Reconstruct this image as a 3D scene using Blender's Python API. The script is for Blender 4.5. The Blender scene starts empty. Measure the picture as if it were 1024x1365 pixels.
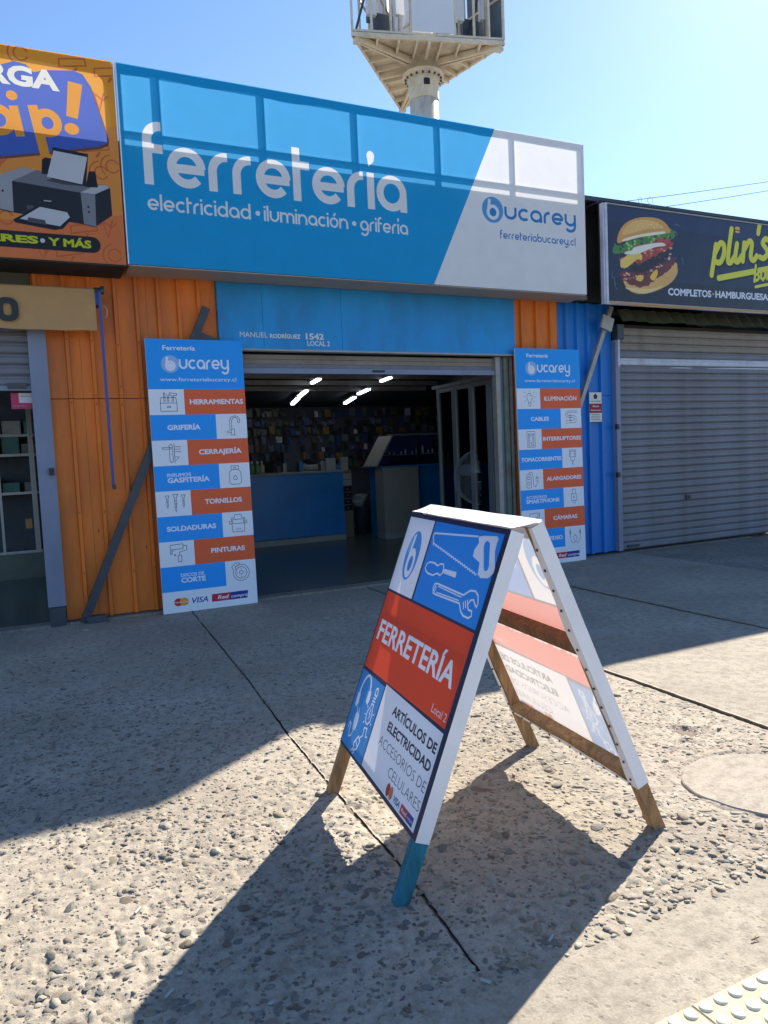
import bpy, math, random
import numpy as np
from mathutils import Vector, Matrix
from mathutils.geometry import delaunay_2d_cdt
random.seed(7); rng = np.random.default_rng(7)
S = bpy.context.scene
C = S.collection
R = math.radians

# ------------------------------------------------------------------ camera
W_, H_, F_ = 1024.0, 1365.0, 1003.4
CAMO = Vector((0, 0, 1.35))
EX = (0.89853815, -0.07268539, 0.43283488)
EY = (-0.43668565, -0.04921971, 0.8982667)
EZ = (-0.04398686, -0.99613968, -0.07596645)
cam = bpy.data.cameras.new('camera')
co = bpy.data.objects.new('camera', cam); C.objects.link(co)
cam.sensor_fit = 'VERTICAL'; cam.sensor_height = 36.0; cam.lens = F_ / H_ * 36.0
cam.clip_start = 0.05; cam.clip_end = 3000
rot = Matrix(((EX[0], -EX[1], -EX[2]), (EY[0], -EY[1], -EY[2]), (EZ[0], -EZ[1], -EZ[2])))
co.matrix_world = Matrix.Translation(CAMO) @ rot.to_4x4()
S.camera = co
# ------------------------------------------------------------------ light
SUN = Vector((1.17, 0.78, 1.0)).normalized()
EL = math.asin(SUN.z); AZ = math.atan2(SUN.x, SUN.y)
w = bpy.data.worlds.new("World"); S.world = w; w.use_nodes = True
nt = w.node_tree; nt.nodes.clear()
sky = nt.nodes.new('ShaderNodeTexSky'); sky.sky_type = 'NISHITA'; sky.sun_disc = False
sky.sun_elevation = EL; sky.sun_rotation = AZ; sky.air_density = 1.0; sky.dust_density = 0.2; sky.ozone_density = 5.5
bg = nt.nodes.new('ShaderNodeBackground'); bg.inputs[1].default_value = 0.078
ow = nt.nodes.new('ShaderNodeOutputWorld')
nt.links.new(sky.outputs[0], bg.inputs[0]); nt.links.new(bg.outputs[0], ow.inputs[0])
sl = bpy.data.lights.new('sun', 'SUN'); sl.energy = 4.5; sl.angle = R(0.5); sl.color = (1.0, 0.915, 0.79)
so = bpy.data.objects.new('sun', sl); C.objects.link(so)
so.rotation_euler = SUN.to_track_quat('Z', 'Y').to_euler(); so.location = (8, 6, 12)
S.view_settings.view_transform = 'Standard'; S.view_settings.look = 'None'
S.view_settings.exposure = 1.42; S.view_settings.gamma = 1; S.view_settings.use_curve_mapping = False
S.cycles.max_bounces = 8; S.cycles.diffuse_bounces = 4; S.cycles.transmission_bounces = 6

def ray(u, v):
    a, b = u - W_ / 2, v - H_ / 2
    return Vector((EX[0]*a+EX[1]*b+EX[2]*F_, EY[0]*a+EY[1]*b+EY[2]*F_, EZ[0]*a+EZ[1]*b+EZ[2]*F_))
def onY(u, v, Y):
    d = ray(u, v); t = Y / d.y; return (t * d.x, 1.35 + t * d.z)
def onZ(u, v, z=0.0):
    d = ray(u, v); t = (z - 1.35) / d.z; return (t * d.x, t * d.y)

# ------------------------------------------------------------------ materials
def lin(h):
    if isinstance(h, (tuple, list)): return tuple(h[:3])
    h = h.lstrip('#'); o = []
    for i in (0, 2, 4):
        c = int(h[i:i+2], 16) / 255
        o.append(c / 12.92 if c <= .04045 else ((c + .055) / 1.055) ** 2.4)
    return tuple(o)
def nn(t, k, **kw):
    n = t.nodes.new(k)
    for a, b in kw.items(): setattr(n, a, b)
    return n
def mat(name, col, rough=.6, var=.12, scale=6, bump=.15, bscale=60, metal=0, spec=.5, dirt=0, dirtcol=(.09, .075, .06), dscale=2.0, stretch=(1, 1, 1), bdist=.004):
    m = bpy.data.materials.new(name); m.use_nodes = True; t = m.node_tree
    p = t.nodes['Principled BSDF']; c = lin(col)
    tc = nn(t, 'ShaderNodeTexCoord'); mp = nn(t, 'ShaderNodeMapping'); mp.inputs['Scale'].default_value = stretch
    t.links.new(tc.outputs['Object'], mp.inputs[0])
    n = nn(t, 'ShaderNodeTexNoise'); n.inputs['Scale'].default_value = scale; n.inputs['Detail'].default_value = 6; n.inputs['Roughness'].default_value = .65
    t.links.new(mp.outputs[0], n.inputs['Vector'])
    rp = nn(t, 'ShaderNodeValToRGB')
    rp.color_ramp.elements[0].position = .3; rp.color_ramp.elements[1].position = .7
    rp.color_ramp.elements[0].color = (*[x * (1 - var) for x in c], 1); rp.color_ramp.elements[1].color = (*[min(1, x * (1 + var)) for x in c], 1)
    t.links.new(n.outputs[0], rp.inputs[0]); last = rp.outputs[0]
    if dirt > 0:
        n2 = nn(t, 'ShaderNodeTexNoise'); n2.inputs['Scale'].default_value = dscale; n2.inputs['Detail'].default_value = 8; n2.inputs['Roughness'].default_value = .7
        t.links.new(mp.outputs[0], n2.inputs['Vector'])
        r2 = nn(t, 'ShaderNodeValToRGB'); r2.color_ramp.elements[0].position = .48; r2.color_ramp.elements[1].position = .75
        r2.color_ramp.elements[0].color = (0, 0, 0, 1); r2.color_ramp.elements[1].color = (dirt, dirt, dirt, 1)
        t.links.new(n2.outputs[0], r2.inputs[0])
        mx = nn(t, 'ShaderNodeMixRGB'); t.links.new(r2.outputs[0], mx.inputs[0]); t.links.new(last, mx.inputs[1]); mx.inputs[2].default_value = (*dirtcol, 1); last = mx.outputs[0]
    t.links.new(last, p.inputs['Base Color'])
    p.inputs['Roughness'].default_value = rough; p.inputs['Metallic'].default_value = metal; p.inputs['Specular IOR Level'].default_value = spec
    if bump > 0:
        nb = nn(t, 'ShaderNodeTexNoise'); nb.inputs['Scale'].default_value = bscale; nb.inputs['Detail'].default_value = 5
        t.links.new(mp.outputs[0], nb.inputs['Vector'])
        b = nn(t, 'ShaderNodeBump'); b.inputs['Strength'].default_value = bump; b.inputs['Distance'].default_value = bdist
        t.links.new(nb.outputs[0], b.inputs['Height']); t.links.new(b.outputs[0], p.inputs['Normal'])
    return m
def print_mat(name, trans=0.0, wash=.12, rough=.45, wrinkle=.3, wscale=2.5, fade=.06, spec=.35):
    """printed vinyl: colour from the print, plain white reverse, lets some light through"""
    m = bpy.data.materials.new(name); m.use_nodes = True; t = m.node_tree
    p = t.nodes['Principled BSDF']; out = t.nodes['Material Output']
    a = nn(t, 'ShaderNodeVertexColor', layer_name='print')
    tc = nn(t, 'ShaderNodeTexCoord'); n = nn(t, 'ShaderNodeTexNoise'); n.inputs['Scale'].default_value = 5; n.inputs['Detail'].default_value = 7
    t.links.new(tc.outputs['Object'], n.inputs['Vector'])
    mr = nn(t, 'ShaderNodeMapRange'); mr.inputs[3].default_value = 1 - fade; mr.inputs[4].default_value = 1 + fade * .5
    t.links.new(n.outputs[0], mr.inputs[0])
    mul = nn(t, 'ShaderNodeVectorMath', operation='SCALE'); t.links.new(a.outputs[0], mul.inputs[0]); t.links.new(mr.outputs[0], mul.inputs['Scale'])
    geo = nn(t, 'ShaderNodeNewGeometry'); mx = nn(t, 'ShaderNodeMixRGB'); mx.inputs[2].default_value = (.80, .80, .78, 1)
    t.links.new(mul.outputs[0], mx.inputs[1])
    if trans > 0: t.links.new(geo.outputs['Backfacing'], mx.inputs[0])
    else: mx.inputs[0].default_value = 0
    t.links.new(mx.outputs[0], p.inputs['Base Color']); p.inputs['Roughness'].default_value = rough; p.inputs['Specular IOR Level'].default_value = spec
    nb = nn(t, 'ShaderNodeTexNoise'); nb.inputs['Scale'].default_value = wscale; nb.inputs['Detail'].default_value = 3
    t.links.new(tc.outputs['Object'], nb.inputs['Vector'])
    b = nn(t, 'ShaderNodeBump'); b.inputs['Strength'].default_value = wrinkle; b.inputs['Distance'].default_value = .02
    t.links.new(nb.outputs[0], b.inputs['Height']); t.links.new(b.outputs[0], p.inputs['Normal'])
    if trans > 0:
        tr = nn(t, 'ShaderNodeBsdfTranslucent'); m3 = nn(t, 'ShaderNodeMixRGB'); m3.inputs[0].default_value = wash; m3.inputs[2].default_value = (1, .93, .86, 1)
        t.links.new(mul.outputs[0], m3.inputs[1]); t.links.new(m3.outputs[0], tr.inputs[0])
        ms = nn(t, 'ShaderNodeMixShader'); ms.inputs[0].default_value = trans
        t.links.new(p.outputs[0], ms.inputs[1]); t.links.new(tr.outputs[0], ms.inputs[2]); t.links.new(ms.outputs[0], out.inputs[0])
    return m
def cloth_mat(name, col, trans=.25):
    m = mat(name, col, rough=.8, var=.07, bump=.25, bscale=9, bdist=.01); t = m.node_tree; p = t.nodes['Principled BSDF']; out = t.nodes['Material Output']
    tr = nn(t, 'ShaderNodeBsdfTranslucent'); tr.inputs[0].default_value = (*lin(col), 1)
    ms = nn(t, 'ShaderNodeMixShader'); ms.inputs[0].default_value = trans
    t.links.new(p.outputs[0], ms.inputs[1]); t.links.new(tr.outputs[0], ms.inputs[2]); t.links.new(ms.outputs[0], out.inputs[0])
    return m
def glass_mat(name, tint=(.8, .86, .86), rough=.02):
    m = bpy.data.materials.new(name); m.use_nodes = True; t = m.node_tree; p = t.nodes['Principled BSDF']; out = t.nodes['Material Output']
    g = nn(t, 'ShaderNodeBsdfGlossy'); g.inputs['Roughness'].default_value = rough
    tr = nn(t, 'ShaderNodeBsdfTransparent'); tr.inputs[0].default_value = (*tint, 1)
    fr = nn(t, 'ShaderNodeFresnel'); fr.inputs[0].default_value = 1.5
    ms = nn(t, 'ShaderNodeMixShader'); t.links.new(fr.outputs[0], ms.inputs[0]); t.links.new(tr.outputs[0], ms.inputs[1]); t.links.new(g.outputs[0], ms.inputs[2])
    t.links.new(ms.outputs[0], out.inputs[0]); return m
def emit_mat(name, col, st):
    m = bpy.data.materials.new(name); m.use_nodes = True; p = m.node_tree.nodes['Principled BSDF']
    p.inputs['Emission Color'].default_value = (*col, 1); p.inputs['Emission Strength'].default_value = st; return m
def wood_mat(name, col, paint=None):
    m = mat(name, col, rough=.75, var=.45, scale=9, bump=.5, bscale=40, stretch=(5, 5, .7), dirt=.75, dirtcol=(.05, .03, .018) if not paint else (.10, .075, .05), dscale=3.5)
    return m
def ground_mat(name, c1, c2, speck=.5, bump=.8, bscale=90):
    m = bpy.data.materials.new(name); m.use_nodes = True; t = m.node_tree; p = t.nodes['Principled BSDF']
    tc = nn(t, 'ShaderNodeTexCoord'); V = tc.outputs['Object']
    def noise(sc, det=8, r=.6):
        n = nn(t, 'ShaderNodeTexNoise'); n.inputs['Scale'].default_value = sc; n.inputs['Detail'].default_value = det; n.inputs['Roughness'].default_value = r
        t.links.new(V, n.inputs['Vector']); return n.outputs[0]
    def ramp(i, a, b, ca=(0, 0, 0), cb=(1, 1, 1)):
        r = nn(t, 'ShaderNodeValToRGB'); r.color_ramp.elements[0].position = a; r.color_ramp.elements[1].position = b
        r.color_ramp.elements[0].color = (*ca, 1); r.color_ramp.elements[1].color = (*cb, 1); t.links.new(i, r.inputs[0]); return r.outputs[0]
    def mix(f, a, b, mode='MIX'):
        x = nn(t, 'ShaderNodeMixRGB', blend_type=mode)
        if isinstance(f, float): x.inputs[0].default_value = f
        else: t.links.new(f, x.inputs[0])
        for s, q in ((1, a), (2, b)):
            if isinstance(q, tuple): x.inputs[s].default_value = (*q, 1)
            else: t.links.new(q, x.inputs[s])
        return x.outputs[0]
    base = ramp(noise(1.3, 6), .35, .68, c1, c2)
    base = mix(ramp(noise(22, 6, .7), .45, .7), base, tuple(x * .72 for x in c1))
    base = mix(.55, base, ramp(noise(140, 4, .7), .3, .72, (.62, .6, .56), (1.15, 1.13, 1.1)), 'MULTIPLY')
    vo = nn(t, 'ShaderNodeTexVoronoi'); vo.inputs['Scale'].default_value = 48; vo.inputs['Randomness'].default_value = 1.0; t.links.new(V, vo.inputs['Vector'])
    sp = ramp(vo.outputs['Distance'], .20, .36, (speck, speck, speck), (0, 0, 0))
    sel = ramp(noise(16, 4), .44, .56)
    sp2 = mix(1.0, sp, sel, 'MULTIPLY')
    base = mix(sp2, base, (c1[0] * .42, c1[1] * .42, c1[2] * .44))
    stain = ramp(noise(.9, 7, .62), .55, .74); base = mix(mix(.38, (0., 0., 0.), stain), base, (c1[0]*.55, c1[1]*.54, c1[2]*.55))
    gum = nn(t, 'ShaderNodeTexVoronoi'); gum.inputs['Scale'].default_value = 2.6; t.links.new(V, gum.inputs['Vector'])
    base = mix(mix(.45, (0., 0., 0.), ramp(gum.outputs['Distance'], .035, .05, (1, 1, 1), (0, 0, 0))), base, (c1[0]*.4, c1[1]*.4, c1[2]*.4))
    t.links.new(base, p.inputs['Base Color']); p.inputs['Roughness'].default_value = .92; p.inputs['Specular IOR Level'].default_value = .2
    b = nn(t, 'ShaderNodeBump'); b.inputs['Strength'].default_value = bump; b.inputs['Distance'].default_value = .006
    t.links.new(mix(.45, noise(bscale, 6, .7), noise(bscale * .3, 5, .7)), b.inputs['Height'])
    b2 = nn(t, 'ShaderNodeBump', invert=True); b2.inputs['Strength'].default_value = bump; b2.inputs['Distance'].default_value = .006
    t.links.new(sp2, b2.inputs['Height']); t.links.new(b.outputs[0], b2.inputs['Normal']); t.links.new(b2.outputs[0], p.inputs['Normal'])
    return m

M = {}
M['orange'] = mat('orange_paint', '#DE741C', rough=.5, var=.16, scale=3, bump=.15, bscale=25, dirt=.55, dirtcol=(.20, .085, .03), dscale=1.6, stretch=(1.5, 1, .35))
M['bluesheet'] = mat('blue_paint', '#0F74C9', rough=.45, var=.10, scale=3, bump=.12, bscale=20, dirt=.35, dirtcol=(.02, .07, .17), dscale=1.5, stretch=(2, 1, .3))
M['fascia'] = mat('faded_blue_paint', '#0A8ED2', rough=.5, var=.14, scale=3, bump=.2, bscale=18, dirt=.5, dirtcol=(.02, .12, .30), dscale=1.8, stretch=(1.2, 1, .5))
M['post'] = mat('slate_steel', '#7E87A0', rough=.5, var=.12, bump=.2, dirt=.5, dirtcol=(.08, .07, .06), dscale=3, stretch=(1, 1, .3))
M['shutter'] = mat('grey_shutter', '#73757F', rough=.5, var=.16, scale=4, bump=.1, dirt=.7, dirtcol=(.10, .088, .08), dscale=1.1, stretch=(1.2, 1, .5))
M['shutter_white'] = mat('pale_shutter', '#C3C8D6', rough=.5, var=.1, dirt=.4, dscale=4)
M['shutter_brown'] = mat('brown_shutter', '#8B8177', rough=.6, var=.12, dirt=.5, dscale=4)
M['dark'] = mat('dark_sheet', '#2B2926', rough=.8, var=.2, dirt=.3, dscale=2)
M['green'] = mat('green_sheet', '#4A4F3C', rough=.6, var=.12, dirt=.6, dscale=3)
M['soffit'] = mat('beige_soffit', '#B9AA98', rough=.7, var=.08, dirt=.3, dscale=3)
M['steel'] = mat('dark_steel', '#383F4A', rough=.45, var=.2, bump=.2, dirt=.4, dscale=6)
M['alu'] = mat('aluminium', '#9BA0A5', rough=.35, var=.05, metal=.5)
M['galv'] = mat('galvanised', '#A5A29C', rough=.5, var=.12, metal=.3, dirt=.4, dscale=5)
M['black'] = mat('black_plastic', '#15161A', rough=.4, var=.1)
M['white'] = mat('white_vinyl', '#E6E6EC', rough=.45, var=.03, bump=.12, bscale=12, dirt=.12, dirtcol=(.4, .38, .35), dscale=5, bdist=.01)
M['whiteplastic'] = mat('white_plastic', '#DADADA', rough=.5, var=.04)
M['wood'] = wood_mat('rough_wood', '#9A7650')
M['wood_dark'] = wood_mat('dark_wood', '#77502F')
M['wood_blue'] = mat('blue_painted_wood', '#176A80', rough=.8, var=.45, scale=9, bump=.5, bscale=40, stretch=(5, 5, .7), dirt=.6, dirtcol=(.06, .07, .06), dscale=7)
M['canvas'] = cloth_mat('beige_canvas', '#C49A68', .15)
M['blueRod'] = mat('blue_rod', '#2C4E9C', rough=.45)
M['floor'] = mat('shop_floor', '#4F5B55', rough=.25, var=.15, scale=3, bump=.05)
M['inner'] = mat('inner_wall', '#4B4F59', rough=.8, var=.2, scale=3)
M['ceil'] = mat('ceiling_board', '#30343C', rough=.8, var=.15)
M['counter'] = mat('blue_counter', '#1E7CC4', rough=.35, var=.18, scale=2, bump=.05)
M['grey'] = mat('grey_panel', '#94928A', rough=.6, var=.06)
M['skirt'] = mat('pale_skirting', '#9A9D9C', rough=.5)
M['tower'] = mat('cream_steel', '#D8CDB8', rough=.55, var=.1, dirt=.55, dirtcol=(.18, .14, .10), dscale=1.2)
M['column'] = mat('weathered_column', '#D8D3C8', rough=.6, var=.12, scale=1.2, dirt=.8, dirtcol=(.20, .19, .18), dscale=1.4, stretch=(1.5, 1.5, .5))
M['board'] = mat('white_board', '#D8DCE4', rough=.5, var=.04, scale=1)
M['tinted'] = mat('tinted_pane', '#51606E', rough=.3, var=.2, scale=1)
M['glass'] = glass_mat('clear_glass')
M['fan_blade'] = cloth_mat('smoky_plastic', '#6A6E78', .35)
M['tube'] = emit_mat('lamp_tube', (.80, .87, 1.0), 3.0)
M['cement'] = ground_mat('cement', (.33, .295, .24), (.43, .39, .325), .35, .55, 160)
M['matrix'] = ground_mat('worn_concrete', (.34, .30, .245), (.47, .42, .345), .9, .9, 90)
M['asphalt'] = ground_mat('grey_concrete', (.22, .205, .18), (.33, .305, .27), .6, .9, 70)
M['patch'] = ground_mat('patch_concrete', (.36, .325, .27), (.45, .405, .34), .25, .5, 160)
M['tile'] = mat('tactile_concrete', '#C4B798', rough=.85, var=.18, bump=.4, bscale=120, dirt=.6, dirtcol=(.26, .22, .17), dscale=9)
M['dome'] = mat('worn_dome', '#E2DDCC', rough=.8, var=.12, bump=.5, bscale=120, dirt=.4, dirtcol=(.4, .36, .28), dscale=14)
M['dirt'] = mat('joint_dirt', '#76675A', rough=.95, var=.3, scale=40, bump=.8)
PEB = [mat('pebble_' + n, c, rough=.75, var=.18, scale=30, bump=.3, bscale=80, dirt=.5, dirtcol=(.36, .32, .26), dscale=18, spec=.25) for n, c in
       (('grey', '#6E6A64'), ('bluegrey', '#62625F'), ('tan', '#857B6B'), ('brown', '#62584E'), ('pale', '#9A9385'))]
M['banner'] = print_mat('backlit_banner', .30, wrinkle=.4, wscale=1.3, fade=.10)
M['aprint'] = print_mat('frame_vinyl', .13, wash=.06, wrinkle=.16, wscale=4)
M['aprint_sunlit'] = print_mat('sunlit_frame_vinyl', .225, wash=.33, wrinkle=.16, wscale=4)  # same vinyl as the front; sun glow put into its paler transmitted colour
M['aprint_sunlit'].node_tree.nodes['Principled BSDF'].inputs['Roughness'].default_value = .5
M['poster'] = print_mat('poster_print', 0, wrinkle=.05, rough=.4)
M['burgerprint'] = print_mat('glossy_banner', 0, wrinkle=.55, wscale=2.2, rough=.3, spec=.5)
M['notice'] = print_mat('notice_print', 0, wrinkle=.05)

# ------------------------------------------------------------------ objects
ROOT = {}
def link(o): C.objects.link(o); return o
def tag(o, label, cat, group=None, kind=None):
    o['label'] = label; o['category'] = cat
    if group: o['group'] = group
    if kind: o['kind'] = kind
    return o
def thing(name, label, cat, loc=(0, 0, 0), group=None):
    o = link(bpy.data.objects.new(name, None)); o.location = loc; o.empty_display_size = .2
    ROOT[o.name] = Vector(loc); return tag(o, label, cat, group)
def structure(name, loc=(0, 0, 0)):
    o = link(bpy.data.objects.new(name, None)); o.location = loc; o['kind'] = 'structure'; ROOT[o.name] = Vector(loc); return o
def base_of(p):
    v = Vector((0, 0, 0))
    while p is not None: v = v + p.location; p = p.parent
    return v
def mk(name, V, Fc, m, parent=None, smooth=False, loc=None):
    """mesh from world coordinates; its origin goes to loc (or the parent's origin)"""
    me = bpy.data.meshes.new(name)
    pb = base_of(parent); o0 = Vector(loc) if loc is not None else pb
    A = np.asarray(V, dtype=float).reshape(-1, 3) - np.array(o0)
    me.from_pydata(A.tolist(), [], [list(f) for f in Fc])
    for mm in (m if isinstance(m, list) else [m]): me.materials.append(mm)
    if smooth: me.polygons.foreach_set('use_smooth', [True] * len(me.polygons))
    me.update()
    o = link(bpy.data.objects.new(name, me)); o.location = o0 - pb
    if parent: o.parent = parent
    return o
def dup(o, name=None, loc=None, parent=None, rz=None):
    c = o.copy(); C.objects.link(c); c.parent = parent
    if loc is not None: c.location = Vector(loc) - base_of(parent)
    if rz is not None: c.rotation_euler = (0, 0, rz)
    return c
class MB:
    def __init__(s): s.v = []; s.f = []
    def add(s, V, Fc):
        n = len(s.v); s.v += [tuple(x) for x in V]; s.f += [[i + n for i in f] for f in Fc]; return s
    def box(s, x0, x1, y0, y1, z0, z1):
        V = [(x, y, z) for z in (z0, z1) for y in (y0, y1) for x in (x0, x1)]
        return s.add(V, [(0, 2, 3, 1), (4, 5, 7, 6), (0, 1, 5, 4), (2, 6, 7, 3), (0, 4, 6, 2), (1, 3, 7, 5)])
    def obox(s, o, a, b, c):
        o, a, b, c = map(Vector, (o, a, b, c))
        V = [o + a*i + b*j + c*k for k in (0, 1) for j in (0, 1) for i in (0, 1)]
        return s.add(V, [(0, 2, 3, 1), (4, 5, 7, 6), (0, 1, 5, 4), (2, 6, 7, 3), (0, 4, 6, 2), (1, 3, 7, 5)])
    def bar(s, p, q, w, h, up=(0, 0, 1)):
        p, q = Vector(p), Vector(q); d = (q - p); a = d.cross(Vector(up)).normalized(); b = a.cross(d).normalized()
        return s.obox(p - a*w/2 - b*h/2, a*w, b*h, d)
    def tube(s, p, q, r, n=10, r2=None, cap=True):
        p, q = Vector(p), Vector(q); d = (q - p).normalized(); r2 = r if r2 is None else r2
        a = d.orthogonal().normalized(); b = d.cross(a)
        V = []
        for c, rr in ((p, r), (q, r2)):
            for i in range(n):
                t = 2 * math.pi * i / n; V.append(c + (a*math.cos(t) + b*math.sin(t)) * rr)
        Fc = [(i, (i+1) % n, n + (i+1) % n, n + i) for i in range(n)]
        if cap: Fc += [tuple(range(n))[::-1], tuple(range(n, 2*n))]
        return s.add(V, Fc)
    def path(s, pts, r, n=6):
        for a, b in zip(pts, pts[1:]): s.tube(a, b, r, n)
        return s
    def lathe(s, c, prof, n=14):
        V = []; 
        for r, z in prof:
            for i in range(n): t = 2*math.pi*i/n; V.append((c[0]+r*math.cos(t), c[1]+r*math.sin(t), c[2]+z))
        Fc = []
        for k in range(len(prof)-1):
            for i in range(n): Fc.append((k*n+i, k*n+(i+1) % n, (k+1)*n+(i+1) % n, (k+1)*n+i))
        Fc += [tuple(range(n))[::-1], tuple(range((len(prof)-1)*n, len(prof)*n))]
        return s.add(V, Fc)
    def build(s, name, m, parent=None, smooth=False, loc=None): return mk(name, s.v, s.f, m, parent, smooth, loc)

# ------------------------------------------------------------------ flat print
_tc = {}
def glyph_segments(txt, bold=0.0, shear=0.0):
    k = (txt, bold, shear)
    if k in _tc: return _tc[k]
    cu = bpy.data.curves.new('tmp', 'FONT'); cu.body = txt; cu.size = 1; cu.offset = bold; cu.shear = shear; cu.resolution_u = 3; cu.fill_mode = 'FRONT'
    o = bpy.data.objects.new('tmp', cu); C.objects.link(o)
    dg = bpy.context.evaluated_depsgraph_get(); me = bpy.data.meshes.new_from_object(o.evaluated_get(dg))
    cnt = {}
    for p in me.polygons:
        for e in p.edge_keys: cnt[e] = cnt.get(e, 0) + 1
    P = [(v.co.x, v.co.y) for v in me.vertices]
    seg = np.array([(*P[a], *P[b]) for (a, b), n in cnt.items() if n == 1], dtype=float)
    bpy.data.objects.remove(o); bpy.data.curves.remove(cu); bpy.data.meshes.remove(me)
    _tc[k] = seg; return seg
def arc(cx, cy, r, a0, a1, n=None, ry=None):
    n = n or max(4, int(abs(a1 - a0) / 14)); ry = r if ry is None else ry
    return [(cx + r*math.cos(R(a0 + (a1-a0)*i/n)), cy + ry*math.sin(R(a0 + (a1-a0)*i/n))) for i in range(n+1)]
def smooth_pts(P, closed=False, n=4):
    out = []; N_ = len(P)
    if N_ < 3: return list(P)
    for i in range(N_ if closed else N_-1):
        p0 = P[(i-1) % N_] if closed or i > 0 else P[i]; p1 = P[i]; p2 = P[(i+1) % N_]; p3 = P[(i+2) % N_] if closed or i+2 < N_ else P[(i+1) % N_]
        for k in range(n):
            t = k/n; out.append(tuple(.5*((2*p1[j])+(-p0[j]+p2[j])*t+(2*p0[j]-5*p1[j]+4*p2[j]-p3[j])*t*t+(-p0[j]+3*p1[j]-3*p2[j]+p3[j])*t**3) for j in (0, 1)))
    if not closed: out.append(tuple(P[-1]))
    return out
class Print:
    def __init__(s, bound): s.shapes = []; s.bound = bound
    def loops(s, loops, col):
        seg = []
        for L in loops:
            for a, b in zip(L, L[1:] + L[:1]): seg.append((*a, *b))
        s.shapes.append((np.array(seg, float), lin(col))); return s
    def poly(s, pts, col): return s.loops([list(pts)], col)
    def rect(s, x0, y0, x1, y1, col): return s.poly([(x0, y0), (x1, y0), (x1, y1), (x0, y1)], col)
    def ell(s, cx, cy, rx, ry, col, n=28): return s.poly(arc(cx, cy, rx, 0, 360, n, ry)[:-1], col)
    def rrect(s, x0, y0, x1, y1, r, col):
        P = arc(x1-r, y0+r, r, -90, 0, 5) + arc(x1-r, y1-r, r, 0, 90, 5) + arc(x0+r, y1-r, r, 90, 180, 5) + arc(x0+r, y0+r, r, 180, 270, 5)
        return s.poly(P, col)
    def stroke(s, pts, w, col, closed=False, shear=0.0, round_=False):
        P = [np.array(p, float) for p in pts]
        if closed and np.allclose(P[0], P[-1]): P = P[:-1]
        n = len(P); Lf = []; Rt = []
        for i in range(n):
            a = P[i-1] if (i > 0 or closed) else None; b = P[(i+1) % n] if (i < n-1 or closed) else None
            d1 = (P[i]-a) if a is not None else (b-P[i]); d2 = (b-P[i]) if b is not None else (P[i]-a)
            d1 = d1/(np.linalg.norm(d1)+1e-12); d2 = d2/(np.linalg.norm(d2)+1e-12)
            n1 = np.array([-d1[1], d1[0]]); n2 = np.array([-d2[1], d2[0]]); nm = n1+n2; l = np.linalg.norm(nm)
            nm = nm/l if l > 1e-6 else n1; k = 1/max(.5, float(nm @ n1))
            Lf.append(tuple(P[i]+nm*w/2*k)); Rt.append(tuple(P[i]-nm*w/2*k))
        if closed: s.loops([Lf, Rt], col)
        else:
            s.poly(Lf + Rt[::-1], col)
            if round_:
                s.ell(*P[0], w/2, w/2, col, 12); s.ell(*P[-1], w/2, w/2, col, 12)
        return s
    def text(s, txt, x0, y0, h=None, x1=None, col='#FFFFFF', bold=0.0, shear=0.0, align='l', slope=0.0):
        """h = cap height; x1 fixes the width"""
        if 'Ó' in txt and bold > .008:
            kk = bold*h*1.1
            for dx, dy in ((kk, 0), (-kk, 0), (0, kk), (0, -kk), (0, 0)): s.text(txt, x0+dx, y0+dy, h, None if x1 is None else x1+dx, col, 0.0, shear, align, slope)
            return s
        g = glyph_segments(txt, bold, shear).copy()
        ref = glyph_segments('H', bold, 0); ch = ref[:, [1, 3]].max() - ref[:, [1, 3]].min(); y_b = ref[:, [1, 3]].min()
        mnx = g[:, [0, 2]].min(); mxx = g[:, [0, 2]].max(); k = h/ch
        kx = (x1-x0)/(mxx-mnx) if (x1 is not None and align == 'l') else k
        g[:, [0, 2]] = (g[:, [0, 2]]-mnx)*kx; g[:, [1, 3]] = (g[:, [1, 3]]-y_b)*k
        wd = (mxx-mnx)*kx
        g[:, [0, 2]] += x0 - (wd/2 if align == 'c' else wd if align == 'r' else 0)
        g[:, [1, 3]] += y0 + slope*(g[:, [0, 2]]-x0)
        s.shapes.append((g, lin(col))); return s
    def build(s, name, f, m, parent, back=None, loc=None, grid=None):
        s.bound = [tuple(b) for b in s.bound]
        V = []; E = []; key = {}
        bx0 = min(b[0] for b in s.bound); bx1 = max(b[0] for b in s.bound); by0 = min(b[1] for b in s.bound); by1 = max(b[1] for b in s.bound)
        def vid(x, y):
            x = min(max(x, bx0), bx1); y = min(max(y, by0), by1)
            k = (round(x, 5), round(y, 5))
            if k not in key: key[k] = len(V); V.append(Vector((x, y)))
            return key[k]
        nb = len(s.bound)
        for i in range(nb):
            a, b = vid(*s.bound[i]), vid(*s.bound[(i+1) % nb]); E.append((a, b))
        for seg, c in s.shapes:
            for x0, y0, x1, y1 in seg:
                a, b = vid(x0, y0), vid(x1, y1)
                if a != b: E.append((a, b))
        if grid:
            for i in range(1, grid[0]):
                for j in range(1, grid[1]): vid(bx0+(bx1-bx0)*i/grid[0], by0+(by1-by0)*j/grid[1])
        ov, oe, of, _, _, _ = delaunay_2d_cdt(V, E, [], 0, 1e-6, False)
        P = np.array([(v.x, v.y) for v in ov]); T = np.array([t[:3] for t in of if len(t) == 3])
        cen = P[T].mean(1); col = np.zeros((len(T), 3)); keep = np.zeros(len(T), bool)
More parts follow.
